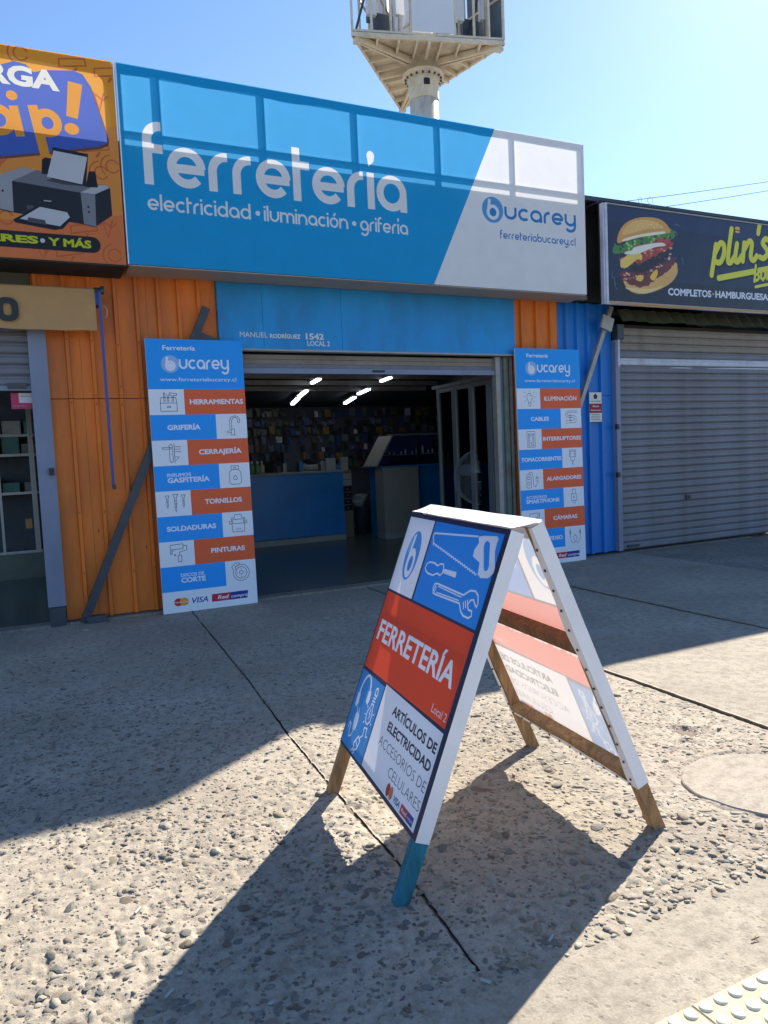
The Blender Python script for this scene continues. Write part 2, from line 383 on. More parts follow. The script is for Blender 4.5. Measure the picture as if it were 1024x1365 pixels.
        def inside(seg, c):
            x0, y0, x1, y1 = seg.T; out = np.zeros(len(c), bool)
            for q in range(0, len(c), 4000):
                cc = c[q:q+4000]; yy = cc[:, 1:2]; xx = cc[:, 0:1]
                cr = ((y0 > yy) != (y1 > yy)); xi = x0 + (yy-y0)/(y1-y0+1e-15)*(x1-x0)
                out[q:q+4000] = (np.sum(cr & (xx < xi), 1) % 2) == 1
            return out
        bs = np.array([(*s.bound[i], *s.bound[(i+1) % nb]) for i in range(nb)])
        keep = inside(bs, cen)
        for seg, c in s.shapes:
            m1 = (cen[:, 0] >= min(seg[:, 0].min(), seg[:, 2].min())) & (cen[:, 0] <= max(seg[:, 0].max(), seg[:, 2].max())) & (cen[:, 1] >= min(seg[:, 1].min(), seg[:, 3].min())) & (cen[:, 1] <= max(seg[:, 1].max(), seg[:, 3].max()))
            ix = np.nonzero(m1)[0]
            if len(ix): ins = inside(seg, cen[ix]); col[ix[ins]] = c
        T = T[keep]; col = col[keep]
        W3 = [f(x, y) for x, y in P]
        # orientation: make faces point towards the viewer's side given by 'back' flag
        if back: T = T[:, ::-1]
        o = mk(name, W3, T.tolist(), m, parent, loc=loc)
        ca = o.data.color_attributes.new('print', 'FLOAT_COLOR', 'CORNER')
        cc = np.ones((len(T)*3, 4)); cc[:, :3] = np.repeat(col, 3, 0); ca.data.foreach_set('color', cc.ravel())
        return o

# geometric rounded alphabet drawn as pen strokes (x-height 1)
def geo_letter(ch, t):
    r = .5 - t/2; q = t/2; ring = ('c', arc(.5, .5, r, 0, 360, 26)[:-1]); A = 1.45
    L = {
     'a': ([ring, ('o', [(1-q, .5), (1-q, 0)])], 1.0), 'o': ([ring], 1.0), 'ó': ([ring, ('o', [(.5, 1.12), (.66, 1.42)])], 1.0),
     'b': ([ring, ('o', [(q, A), (q, .5)])], 1.0), 'd': ([ring, ('o', [(1-q, A), (1-q, .0)])], 1.0),
     'c': ([('o', arc(.5, .5, r, 48, 312, 20))], .88), 'e': ([('o', arc(.5, .5, r, 0, 318, 24)), ('o', [(q, .47), (1-q*.3, .47)])], 1.0),
     'f': ([('o', [(q, 0), (q, A-.36)] + arc(q+.34, A-.36, .34, 170, 85, 7)), ('o', [(q, .88), (.5, .88)])], .52),
     'g': ([ring, ('o', [(1-q, .5), (1-q, 0)] + arc(.5, -.02, r, -12, -150, 10))], 1.0),
     'i': ([('o', [(q, 0), (q, 1)]), ('o', [(q, 1.18), (q, 1.18+t)])], t), 'í': ([('o', [(q, 0), (q, 1)]), ('d', (q, 1.16))], t),
     'l': ([('o', [(q, 0), (q, A)])], t), 't': ([('o', [(q, 0), (q, 1.4)]), ('o', [(q, .98-q*.3), (.5, .98-q*.3)])], .5),
     'm': ([('o', [(q, 0), (q, 1)]), ('o', arc(q+.33, 1-q-.33, .33, 178, 0, 10) + [(q+.66, 0)]), ('o', arc(q+.99, 1-q-.33, .33, 178, 0, 10) + [(q+1.32, 0)])], 1.32+t),
     'n': ([('o', [(q, 0), (q, .98)]), ('o', [(q, .5)] + arc(.5, .5, r, 170, 0, 12) + [(1-q, 0)])], 1.0),
     'r': ([('o', [(q, 0), (q, .5)] + arc(.5, .5, r, 170, 86, 8))], .58), 'u': ([('o', [(q, 1), (q, .5)] + arc(.5, .5, r, 190, 360, 12) + [(1-q, 1)])], 1.0),
     'y': ([('o', [(q, 1), (q, .5)] + arc(.5, .5, r, 190, 360, 12)), ('o', [(1-q, 1), (1-q, 0)] + arc(.5, -.02, r, -12, -150, 10))], 1.0),
     'w': ([('o', [(q, 1), (.36, q), (.62, .9), (.88, q), (1.24-q, 1)])], 1.24), '.': ([('o', [(0, q), (t, q)])], t), '·': ([('dot', (.1, .5))], .25), ' ': ([], .32)}
    return L[ch]
def geo_text(P, txt, x0, y0, xh, x1, col, t=.21, gap=.10, slope=0.0):
    tot = sum(geo_letter(c, t)[1] for c in txt) + gap*(len(txt)-1)
    sx = (x1-x0)/tot; x = 0
    tr = lambda p: (x0 + (x+p[0])*sx, y0 + p[1]*xh + slope*(x+p[0])*sx)
    for c in txt:
        st, adv = geo_letter(c, t)
        for k, pts in st:
            if k == 'd':
                cx, cy = pts; P.poly([tr((cx-.05, cy)), tr((cx+.13, cy+.16))] + [tr((cx+.03+.125*math.cos(R(a)), cy+.30+.14*math.sin(R(a)))) for a in range(-30, 211, 24)], col)
            elif k == 'dot': P.ell(*tr(pts), .12*sx, .12*xh, col, 12)
            else: P.stroke([tr(p) for p in pts], t*(sx+xh)/2, col, closed=(k == 'c'))
        x += adv + gap


WALL = 7.06
# ================================================================== GROUND
def vnoise(x, y, sc, seed):
    x = x*sc; y = y*sc; xi = np.floor(x).astype(int); yi = np.floor(y).astype(int); fx = x-xi; fy = y-yi
    fx = fx*fx*(3-2*fx); fy = fy*fy*(3-2*fy)
    def h(a, b):
        n = (a*374761393 + b*668265263 + seed*974711) & 0x7fffffff; n = ((n ^ (n >> 13))*1274126177) & 0x7fffffff
        return ((n ^ (n >> 16)) & 0xffff)/65535.0
    return (h(xi, yi)*(1-fx)+h(xi+1, yi)*fx)*(1-fy) + (h(xi, yi+1)*(1-fx)+h(xi+1, yi+1)*fx)*fy
def fbm(x, y, sc, seed, o=4):
    s = 0; a = 1; tt = 0
    for i in range(o): s = s + a*vnoise(x, y, sc*2**i, seed+i); tt += a; a *= .55
    return s/tt
def jointx(y):
    ys = [1.0, 1.546, 2.087, 2.845, 3.466, 4.517, 6.635, 7.6]; xs = [.955, .978, 1.037, 1.067, 1.098, 1.186, 1.319, 1.37]
    return np.interp(y, ys, xs)
CRACKS = [[(1.30, 2.42), (1.46, 2.50), (1.60, 2.47), (1.74, 2.50), (1.86, 2.56), (2.05, 2.55)], [(2.42, 2.33), (2.6, 2.42), (2.78, 2.45), (3.0, 2.6)], [(1.04, 2.20), (1.15, 2.26), (1.30, 2.29)]]
PITS = [(1.58, 2.50, .06, .016), (1.46, 2.46, .04, .012), (2.72, 2.50, .07, .018), (2.62, 2.40, .035, .01), (1.09, 2.16, .05, .014), (1.20, 2.28, .05, .012), (1.07, 2.6, .05, .01), (1.9, 2.47, .03, .01)]
def height(x, y, pebbly):
    h = (fbm(x, y, 1.1, 3)-.5)*.012 + (fbm(x, y, 9, 11)-.5)*.006
    wear = np.clip((fbm(x, y, 2.0, 29)-.38)*4, 0, 1)
    h = h + pebbly*((fbm(x, y, 45, 17, 3)-.5)*.007*(.5+wear))
    cell = vnoise(x, y, 38, 71); h = h - pebbly*np.clip(cell-.74, 0, 1)*.028*(.35+wear)
    for c in CRACKS:
        d = np.full(x.shape, 9.)
        for a, b in zip(c, c[1:]):
            ax, ay = a; bx, by = b; t = np.clip(((x-ax)*(bx-ax)+(y-ay)*(by-ay))/((bx-ax)**2+(by-ay)**2), 0, 1)
            d = np.minimum(d, np.hypot(x-ax-t*(bx-ax), y-ay-t*(by-ay)))
        d = d + (vnoise(x, y, 30, 5)-.5)*.02
        h = h - .010*np.exp(-(np.clip(d, 0, 1)/.010)**2)
    dp = np.hypot((x-2.54)/1.05, (y-1.965)/.95)
    h = h*np.clip((dp-.27)/.07, 0, 1) - .007*np.exp(-((dp-.297)/.010)**2)
    for px, py, r, dd in PITS:
        d = np.hypot(x-px, y-py) + (vnoise(x, y, 28, 8)-.5)*.05
        h = h - dd*np.clip(1-(np.clip(d, 0, 9)/r)**2, 0, 1)
    return h
pave = structure('pavement', (0, 0, 0))
def slab(name, fl, fr, ys, nx, m, pebbly, z0=0.0, skirt=.05, jl=.003, jr=.003):
    ys = np.array(ys); ny = len(ys); s = np.linspace(0, 1, nx)
    yj = ys
    Lx = fl(yj) + jl*(1 + 1.6*(vnoise(yj*0+3.1, yj, 26, 41)-.3)); Rx = fr(yj) - jr*(1 + 1.8*(vnoise(yj*0+9.7, yj, 24, 43)-.3))
    X = Lx[:, None] + (Rx-Lx)[:, None]*s[None, :]; Y = np.repeat(ys[:, None], nx, 1)
    pb = pebbly(X, Y) if callable(pebbly) else pebbly
    Z = (z0(X, Y) if callable(z0) else z0) + height(X, Y, pb)
    dl = np.minimum(X-Lx[:, None], Rx[:, None]-X); Z = Z - .004*np.exp(-(dl/.008))
    if ys[0] > 1.5: Z = Z - .012*np.exp(-((Y-ys[0])/.012))
    V = np.stack([X, Y, Z], -1).reshape(-1, 3); n = ny*nx
    i = np.arange(ny-1)[:, None]*nx + np.arange(nx-1)[None, :]; i = i.ravel()
    Q = np.stack([i, i+1, i+nx+1, i+nx], 1)
    # skirts down the two long edges and the near edge
    def sk(idx, flip):
        global_off = len(Vl[0]); W2 = V[idx].copy(); W2[:, 2] -= skirt; Vl[0] = np.concatenate([Vl[0], W2])
        k = np.arange(len(idx)-1); q = np.stack([idx[k], idx[k+1], global_off+k+1, global_off+k], 1); return q[:, ::-1] if flip else q
    Vl = [V]; Q2 = [Q]
    Q2.append(sk(np.arange(ny)*nx, True)); Q2.append(sk(np.arange(ny)*nx+nx-1, False)); Q2.append(sk(np.arange(nx), False))
    V = Vl[0]; Q = np.concatenate(Q2)
    me = bpy.data.meshes.new(name); me.vertices.add(len(V)); me.vertices.foreach_set('co', V.ravel())
    me.loops.add(Q.size); me.loops.foreach_set('vertex_index', Q.ravel().astype(np.int32))
    me.polygons.add(len(Q)); me.polygons.foreach_set('loop_start', (np.arange(len(Q))*4).astype(np.int32)); me.polygons.foreach_set('loop_total', np.full(len(Q), 4, np.int32))
    me.polygons.foreach_set('use_smooth', [True]*len(Q)); me.materials.append(m); me.update(calc_edges=True); me.validate()
    o = link(bpy.data.objects.new(name, me)); o.parent = pave; return o
near = np.concatenate([np.arange(1.56, 3.2, .0075), np.arange(3.2, 4.4, .012), np.arange(4.4, 7.16, .03)])
def peb_left(X, Y):   # the pavement is smoother close to the shops
    return np.clip((5.6-Y)/1.6, .15, 1)*np.clip(1.1-.0*X, 0, 1)
slab('concrete_slab', lambda y: y*0-.95, jointx, near, 270, M['matrix'], peb_left)
slab('concrete_slab', jointx, lambda y: np.interp(y, [1.5, 2.3, 7.2], [3.02, 3.045, 3.14]), near, 250, M['matrix'], lambda X, Y: np.clip((6.2-Y)/1.6, .4, 1), jl=.004, jr=.004)
far = np.concatenate([np.arange(1.56, 3.6, .02), np.arange(3.6, 7.16, .04)])
j2 = lambda y: np.interp(y, [1.5, 2.3, 7.2], [3.02, 3.045, 3.14])
j3 = lambda y: np.interp(y, [1.5, 7.2], [4.62, 4.74])
slab('concrete_slab', j2, j3, far, 110, M['cement'], .25, z0=lambda X, Y: .003+.011*np.clip((4.1-Y)/.9, 0, 1), jl=.003)
slab('concrete_slab', j3, lambda y: y*0+6.7, far, 90, M['cement'], .3, z0=.014)
slab('concrete_slab', lambda y: y*0+6.7, lambda y: y*0+9.0, far, 60, M['asphalt'], .3, z0=.010)
slab('concrete_slab', lambda y: y*0-3.2, lambda y: y*0-.95, far, 70, M['matrix'], .5)
st = slab('cement_strip', lambda y: y*0-3.2, lambda y: y*0+9.0, np.concatenate([[.2, .5, .8], np.arange(1.0, 1.245, .08), np.arange(1.245, 1.600, .012)]), 560, M['cement'], .12, z0=-.0015, skirt=.03)
MB().add([(-300, -300, -.05), (300, -300, -.05), (300, 7.2, -.05), (-300, 7.2, -.05)], [(0, 1, 2, 3)]).add([(-300, 7.2, -.05), (300, 7.2, -.05), (300, 600, -.05), (-300, 600, -.05)], [(0, 1, 2, 3)]).build('ground', M['asphalt'])['kind'] = 'structure'
MB().box(-3.2, 9.0, .2, 7.3, -.045, -.013).build('joint_bed', M['dirt'], pave)
# round patch of smooth concrete
P = []; n = 60
for i in range(n):
    a = 2*math.pi*i/n; r = .285*(1+.03*math.sin(3*a+1)+.015*math.sin(5*a)+.008*math.sin(13*a)); P.append((2.54+r*1.05*math.cos(a), 1.965+r*.95*math.sin(a)))
V = [(2.54, 1.965, .0052)] + [(2.54+(x-2.54)*.985, 1.965+(y-1.965)*.985, .0042) for x, y in P] + [(x, y, .001) for x, y in P] + [(x, y, -.03) for x, y in P]
Fc = [(0, 1+i, 1+(i+1) % n) for i in range(n)] + [(1+i, 1+n+i, 1+n+(i+1) % n, 1+(i+1) % n) for i in range(n)] + [(1+n+i, 1+2*n+i, 1+2*n+(i+1) % n, 1+n+(i+1) % n) for i in range(n)]
mk('concrete_patch', V, Fc, M['patch'], pave)
# tactile tiles with worn domes
dm = None
prof = [(.0175, 0), (.0165, .0025), (.0150, .0042), (.0120, .0052)]
for tx in (.155, .555, .955, 1.355, 1.755, 2.155):
    for ty in (.843,):
        b = MB(); g = .0018; z = .004
        b.add([(tx+g, ty+g, -.03), (tx+.4-g, ty+g, -.03), (tx+.4-g, ty+.4-g, -.03), (tx+g, ty+.4-g, -.03), (tx+g, ty+g, z-.003), (tx+.4-g, ty+g, z-.003), (tx+.4-g, ty+.4-g, z-.003), (tx+g, ty+.4-g, z-.003),
               (tx+g+.003, ty+g+.003, z), (tx+.397-g, ty+g+.003, z), (tx+.397-g, ty+.397-g, z), (tx+g+.003, ty+.397-g, z)],
              [(0, 1, 5, 4), (1, 2, 6, 5), (2, 3, 7, 6), (3, 0, 4, 7), (4, 5, 9, 8), (5, 6, 10, 9), (6, 7, 11, 10), (7, 4, 8, 11), (8, 9, 10, 11)])
        tl = b.build('tactile_tile', M['tile'], pave, loc=(tx, ty, 0))
        for i in range(8):
            for j in range(2 if False else 8):
                cx, cy = tx+.025+i*.05, ty+.025+j*.05
                if ty+.025+j*.05 < .95: continue
                if dm is None:
                    dm = MB().lathe((cx, cy, z), prof, 14).build('dome', M['dome'], tl, True, loc=(cx, cy, z)); 
                else: dup(dm, loc=(cx, cy, z), parent=tl)
# pebbles set in the worn concrete
def ico(sub):
    import bmesh
    bm = bmesh.new(); bmesh.ops.create_icosphere(bm, subdivisions=sub, radius=1.0); bm.verts.ensure_lookup_table()
    V = np.array([v.co[:] for v in bm.verts]); T = np.array([[v.index for v in f.verts] for f in bm.faces]); bm.free(); return V, T
IV, IT = ico(2); SV, ST_ = ico(1)
def lumpy(V, seed):
    r = np.random.default_rng(seed); out = V.copy()
    for k in range(4):
        d = r.normal(size=3); d /= np.linalg.norm(d); off = r.uniform(.35, .85); s = out@d
        out = out - np.clip(s-off, 0, None)[:, None]*d*.8
    return out*(1+.05*r.normal(size=(len(V), 1)))
VARS = [lumpy(IV, k) for k in range(8)]; SVARS = [lumpy(SV, 50+k) for k in range(6)]
peb = []
def dens(x, y):
    if y < 1.53: return 0
    if y < 1.60 and x < 1.0: return .15
    if x > 3.02: return 0
    if math.hypot(x-2.54, y-1.965) < .31: return 0
    if abs(x-float(jointx(y))) < .03: return .1
    v = float(vnoise(np.array([x]), np.array([y]), 2.2, 91)[0]); d = .35 + 1.1*max(0, v-.3)
    if x > 1.05 and y < 2.9: d *= .55 + .35*max(0, v-.5)
    if x < 1.05: d *= min(1, max(.12, (6.2-y)/2.2))
    else: d *= min(1, max(.25, (6.8-y)/2.5))
    return min(1, d)
hull = lambda x, y: -.35 < x < 3.05 and y < 7 and x > .05*y-.45
N = 0
while N < 14000:
    y = 1.53 + (rng.random()**1.5)*5.2; x = -.5 + rng.random()*3.55
    if x > 1.55*y+.1 + .3 or not hull(x, y): continue
    if rng.random() > dens(x, y): continue
    u = rng.random(); s = .0035 + .009*u**2.0
    if rng.random() < .025: s = rng.uniform(.013, .024)
    if y < 2.2 and x < .6 and rng.random() < .12: s = rng.uniform(.011, .022)
    if y < 1.9 and 1.2 < x < 2.4 and rng.random() < .16: s = rng.uniform(.009, .017)
    if y > 3.4 and s < .008: s *= 1.5
    peb.append((x, y, s)); N += 1
PX = np.array([p[0] for p in peb]); PY = np.array([p[1] for p in peb]); PS = np.array([p[2] for p in peb])
PZ = height(PX, PY, 1.0)
app = PS/np.hypot(PX, PY)**1.0; order = np.argsort(-app)
bigs = set(order[:285].tolist()); shapes = {}
sv = []; sf = []; sm = []; cnt = 0
for i in range(len(peb)):
    x, y, s = peb[i]; el_ = rng.uniform(1.0, 1.9); fl = rng.uniform(.35, .7); a = rng.uniform(0, 2*math.pi); bury = rng.uniform(-.75, .05)
    k = int(rng.integers(0, 8)); mi = int(rng.choice(5, p=[.30, .22, .24, .10, .14] if x < 1.05 else [.10, .06, .42, .04, .38])); z = PZ[i] + s*fl*bury
    if i in bigs:
        key = (k, mi)
        if key not in shapes:
            o = mk('pebble', (VARS[k]).tolist(), IT.tolist(), PEB[mi], None, smooth=(k % 2 == 0)); shapes[key] = o
        else: o = shapes[key].copy(); C.objects.link(o)
        o.parent = pave; o.location = (x, y, z); o.scale = (s*el_, s, s*fl); o.rotation_euler = (rng.uniform(-.25, .25), rng.uniform(-.25, .25), a)
    else:
        Vv = (VARS[k] if s > .009 and y < 3.2 else SVARS[k % 6]); Ff = IT if Vv.shape[0] == len(IV) else ST_
        q = Vv*np.array([s*el_, s, s*fl]); q = np.stack([q[:, 0]*math.cos(a)-q[:, 1]*math.sin(a), q[:, 0]*math.sin(a)+q[:, 1]*math.cos(a), q[:, 2]], 1) + np.array([x, y, z])
        sv.append(q); sf.append(Ff+cnt); sm.append(np.full(len(Ff), mi)); cnt += len(q)
V = np.concatenate(sv); T = np.concatenate(sf); me = bpy.data.meshes.new('small_pebbles')
me.vertices.add(len(V)); me.vertices.foreach_set('co', V.ravel()); me.loops.add(T.size); me.loops.foreach_set('vertex_index', T.ravel().astype(np.int32))
me.polygons.add(len(T)); me.polygons.foreach_set('loop_start', (np.arange(len(T))*3).astype(np.int32)); me.polygons.foreach_set('loop_total', np.full(len(T), 3, np.int32))
for q in PEB: me.materials.append(q)
me.polygons.foreach_set('material_index', np.concatenate(sm).astype(np.int32)); me.update(calc_edges=True)
o = link(bpy.data.objects.new('small_pebbles', me)); o.parent = pave; o['kind'] = 'stuff'

# ================================================================== BUILDINGS
def sheet(name, x0, x1, z0, z1, ribs, m, parent, y=WALL+.010, rw=.021, rt=.013, d=.034):
    """ribbed metal sheet facing -y"""
    prof = [(x0, y)]
    for r in ribs:
        if x0 < r-rw and r+rw < x1: prof += [(r-rw, y), (r-rt, y-d), (r+rt, y-d), (r+rw, y)]
    prof.append((x1, y)); n = len(prof)
    V = [(a, b, z0) for a, b in prof] + [(a, b, z1) for a, b in prof] + [(x1, y+.02, z0), (x0, y+.02, z0), (x1, y+.02, z1), (x0, y+.02, z1)]
    Fc = [(i, i+1, n+i+1, n+i) for i in range(n-1)] + [(2*n, 2*n+1, 2*n+3, 2*n+2), (n-1, 2*n, 2*n+2, 2*n-1), (2*n+1, 0, n, 2*n+3)]
    Fc += [tuple(range(n))[::-1] + (2*n+1, 2*n)[::1], tuple(range(n, 2*n)) + (2*n+2, 2*n+3)]
    return mk(name, V, Fc, m, parent)
hb = thing('hardware_shop_building', 'hardware shop building with orange ribbed metal walls and a blue fascia over its open front', 'shop', (3.4, WALL, 0))
ribsL = [.455, .658, .87, 1.05, 1.24, 1.42, 1.60]
cuts = [(.293, .56), (.56, 1.14), (1.14, 1.765)]
for a, b in cuts:
    sheet('wall_sheet', a, b-.002, .03, 1.945, ribsL, M['orange'], hb)
    sheet('wall_sheet', a, b-.002, 1.952, 4.05, ribsL, M['orange'], hb)
sheet('wall_sheet', .205, .291, 2.56, 4.05, [.235], M['orange'], hb)
for a, b in ((5.112, 5.735),):
    sheet('wall_sheet', a, b, 1.30, 4.05, [5.22, 5.425, 5.625], M['orange'], hb); sheet('wall_sheet', a, b, .03, 1.295, [5.22, 5.425, 5.625], M['orange'], hb)
# screws on the ribs
sc0 = None
for r in ribsL[:5]:
    for z in (.45, 1.0, 1.90, 2.02, 2.45):
        zz = z + random.uniform(-.05, .05)
        if sc0 is None: sc0 = MB().tube((r, WALL-.0245, zz), (r, WALL-.030, zz), .006, 6).build('screw', M['steel'], hb, loc=(r, WALL-.025, zz))
        else: dup(sc0, loc=(r, WALL-.025, zz), parent=hb)
MR = mat('rust_stain', '#7A3E1A', rough=.8, var=.3, scale=40)
for x_, z_, h_ in ((.47, 1.02, .05), (.86, 1.46, .03), (.60, .80, .035), (1.0, .62, .04), (.46, .32, .06), (1.05, 2.20, .04), (.75, 1.72, .02)):
    MB().add([(x_-.006, WALL+.0085, z_), (x_+.005, WALL+.0085, z_+.004), (x_+.004, WALL+.0085, z_-h_*.6), (x_, WALL+.0085, z_-h_), (x_-.004, WALL+.0085, z_-h_*.5)], [(0, 4, 3, 2, 1)]).build('rust_mark', MR, hb)
# fascia of three panels
fx = [1.765, onY(349, 400, 7.02)[0], onY(454, 400, 7.02)[0], 5.105]
for a, b in zip(fx, fx[1:]): MB().box(a+.001, b-.002, 7.02, 7.09, 2.405, 3.008).build('fascia_panel', M['fascia'], hb)
MB().box(1.765, 5.105, 7.008, 7.10, 2.385, 2.403).build('fascia_edge', M['skirt'], hb)
def solid_text(name, txt, x, z, h, x1, y, m, parent, th=.006, bold=.012):
    cu = bpy.data.curves.new('t', 'FONT'); cu.body = txt; cu.size = 1; cu.offset = bold; cu.extrude = .5; cu.resolution_u = 3
    o = bpy.data.objects.new('t', cu); C.objects.link(o); dg = bpy.context.evaluated_depsgraph_get(); me = bpy.data.meshes.new_from_object(o.evaluated_get(dg))
    V = np.array([v.co[:] for v in me.vertices]); Fc = [list(p.vertices) for p in me.polygons]; bpy.data.objects.remove(o); bpy.data.curves.remove(cu)
    g = glyph_segments('H', bold); k = h/(g[:, [1, 3]].max()-g[:, [1, 3]].min()); b0 = g[:, [1, 3]].min(); kx = (x1-x)/(V[:, 0].max()-V[:, 0].min())
    W3 = np.stack([x+(V[:, 0]-V[:, 0].min())*kx, y-V[:, 2]*th, z+(V[:, 1]-b0)*k], 1); return mk(name, W3, Fc, m, parent)
for txt, p0, p1, hh, bd in (('MANUEL', (320, 449), (357, 450), .048, .0), ('RODRÍGUEZ', (360, 450.5), (401, 451.5), .040, .03), ('1542', (408, 452.5), (432, 453), .060, .03), ('LOCAL 2', (410, 461), (440, 462), .048, .02)):
    a = onY(*p0, 7.015); b = onY(*p1, 7.015); solid_text('lettering', txt, a[0], a[1], hh, b[0], 7.017, M['whiteplastic'], hb, bold=bd)
# rolled-up shutter in the doorway
for k, z in enumerate((2.345, 2.30, 2.255)):
    MB().box(1.80, 4.87, 7.13+.004*(k % 2), 7.15, z-.021, z+.021).build('shutter_slat', M['shutter_brown' if k < 2 else 'shutter'], hb)
MB().box(1.80, 4.87, 7.10, 7.16, 2.182, 2.232).build('shutter_bottom_bar', M['post'], hb)
MB().box(3.36, 3.50, 7.092, 7.10, 2.20, 2.222).build('shutter_lock', M['black'], hb)
# posts of the doorway
MB().box(4.872, 4.93, 7.08, 7.16, 0, 2.38).build('door_post', M['galv'], hb)
MB().box(4.94, 4.985, 7.12, 7.17, 0, 2.38).build('door_post', M['post'], hb)
MB().box(4.99, 5.045, 7.09, 7.13, 0, 2.38).build('door_post', mat('flaking_post', '#7A8B7C', var=.3, dirt=.8, dirtcol=(.25, .12, .08), dscale=5), hb)
MB().box(5.065, 5.088, 7.07, 7.10, 0, 2.38).build('door_post', M['galv'], hb)
MB().box(1.78, 1.86, 7.08, 7.16, 0, 2.38).build('door_post', M['post'], hb)
MB().box(5.046, 5.11, 7.10, 7.20, 0, 2.403).build('door_jamb', M['dark'], hb)
# shell of the building
RZ = lambda y: 2.95-.1236*(y-7.1)
MB().box(.15, 5.735, 7.10, 12.9, 4.05, 4.13).build('roof', M['dark'], hb)
MB().box(.15, 5.73, 7.02, 7.10, 4.06, 4.16).build('roof_edge', M['galv'], hb)
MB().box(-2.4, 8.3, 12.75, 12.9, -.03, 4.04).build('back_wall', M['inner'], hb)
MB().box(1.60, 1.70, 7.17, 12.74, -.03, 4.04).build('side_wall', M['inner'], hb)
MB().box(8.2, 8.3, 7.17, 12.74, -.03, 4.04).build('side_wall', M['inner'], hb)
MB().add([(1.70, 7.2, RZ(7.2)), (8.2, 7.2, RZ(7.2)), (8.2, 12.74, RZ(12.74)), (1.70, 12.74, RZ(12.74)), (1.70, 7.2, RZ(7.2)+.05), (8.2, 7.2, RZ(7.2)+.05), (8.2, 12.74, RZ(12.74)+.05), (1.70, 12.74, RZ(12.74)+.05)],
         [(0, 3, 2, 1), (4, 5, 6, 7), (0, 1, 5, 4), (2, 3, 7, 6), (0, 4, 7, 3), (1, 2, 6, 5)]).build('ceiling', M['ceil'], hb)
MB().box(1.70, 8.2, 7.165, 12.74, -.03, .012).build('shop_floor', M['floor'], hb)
for py in (503, 512, 520):   # ceiling purlins
    d = ray(328, py); 
    t = (2.95+.1236*7.1-.06-1.35)/(d.z+.1236*d.y); y = d.y*t
    MB().box(1.72, 6.2, y-.02, y+.02, RZ(y)-.075, RZ(y)-.008).build('ceiling_beam', M['galv'], hb)

# ---- burger shop building on the right
bb = thing('burger_shop_building', 'closed burger shop with a grey roller shutter and blue ribbed wall', 'shop', (7.5, WALL, 0))
ribsB = [5.86, 6.02, 6.175, 6.37]
sheet('wall_sheet', 5.74, 6.545, 1.945, 3.02, ribsB, M['bluesheet'], bb, rw=.035, rt=.022); sheet('wall_sheet', 5.74, 6.545, .045, 1.94, ribsB, M['bluesheet'], bb, rw=.035, rt=.022)
MB().box(5.74, 14.0, 7.0, 7.08, 3.03, 4.06).build('upper_wall', M['dark'], bb)
MB().box(5.74, 6.07, 6.93, 7.0, 3.035, 3.075).build('gutter', M['galv'], bb)
MB().box(5.74, 14.0, 6.75, 7.12, 4.09, 4.14).build('roof_edge', M['steel'], bb)
MB().box(5.74, 14.0, 7.12, 12.7, 4.05, 4.10).build('roof', M['dark'], bb)
MB().box(8.31, 9.9, 7.30, 12.7, 0, 4.04).build('rear_wall', M['inner'], bb)
MB().box(6.548, 6.615, 7.0, 7.09, .045, 2.60).build('shutter_post', M['post'], bb)
MB().box(6.56, 6.66, 6.97, 7.06, 2.60, 2.78).build('post_bracket', M['steel'], bb)
MB().box(6.573, 6.60, 6.98, 7.0, 2.28, 2.60).build('post_strip', M['shutter_white'], bb)
for z in (1.56, .98): MB().box(6.52, 6.56, 6.97, 7.0, z-.03, z+.03).build('lock_lug', M['black'], bb)
# shutter slats: each a curved lath
def slat(z, m, pitch=.0905):
    pr = [(.008, 0), (-.016, .002), (-.024, .016), (-.024, .054), (-.016, .061), (-.014, .077), (.008, .079), (.006, pitch)]
    V = [(x, 7.07+a, z+b) for x in (6.617, 9.6) for a, b in pr]; n = len(pr)
    return mk('shutter_slat', V, [(i, n+i, n+i+1, i+1) for i in range(n-1)], m, bb, loc=(6.617, 7.07, z))
s0 = {}
for k in range(30):
    z = .045+.0905*k; mm = 'shutter'
    if k >= 27: mm = 'shutter_brown'
    if k == 25: mm = 'shutter_white'
    if mm in s0: dup(s0[mm], loc=(6.617, 7.07+random.uniform(-.003, .002), z+random.uniform(-.0012, .0012)), parent=bb)
    else: s0[mm] = slat(z, M[mm])
MB().box(6.617, 9.6, 7.08, 7.10, .03, 2.8).build('shutter_backing', M['dark'], bb)
sheet('wall_sheet', 9.602, 14.0, .03, 3.02, [9.7+.2*i for i in range(21)], M['bluesheet'], bb)
Pw = Print([(0, 0), (1, 0), (1, .04), (.6, .05), (.3, .045), (.12, .05), (0, .035)]); Pw.rect(0, 0, 1, .1, '#C3CBE4')
MB().add([(a, 7.054, 2.242+b) for a, b in ((7.35, .01), (7.42, .0), (7.55, .004), (7.66, .0), (7.8, .02), (7.9, .045), (7.6, .05), (7.45, .035))], [(0, 1, 2, 3, 4, 5, 6, 7)]).build('worn_patch', M['shutter_white'], bb)
MB().add([(a, 7.054, 2.242+b) for a, b in ((8.15, .04), (8.3, .005), (8.7, .0), (9.59, .0), (9.59, .05), (8.6, .052))], [(0, 1, 2, 3, 4, 5)]).build('worn_patch', M['shutter_white'], bb)
MB().box(7.72, 7.80, 7.018, 7.045, .60, .66).tube((7.76, 7.018, .63), (7.76, 7.010, .63), .016, 12).build('lock_case', M['steel'], bb)
MB().box(6.72, 6.90, 7.02, 7.056, .07, .10).build('shutter_latch', M['steel'], bb)
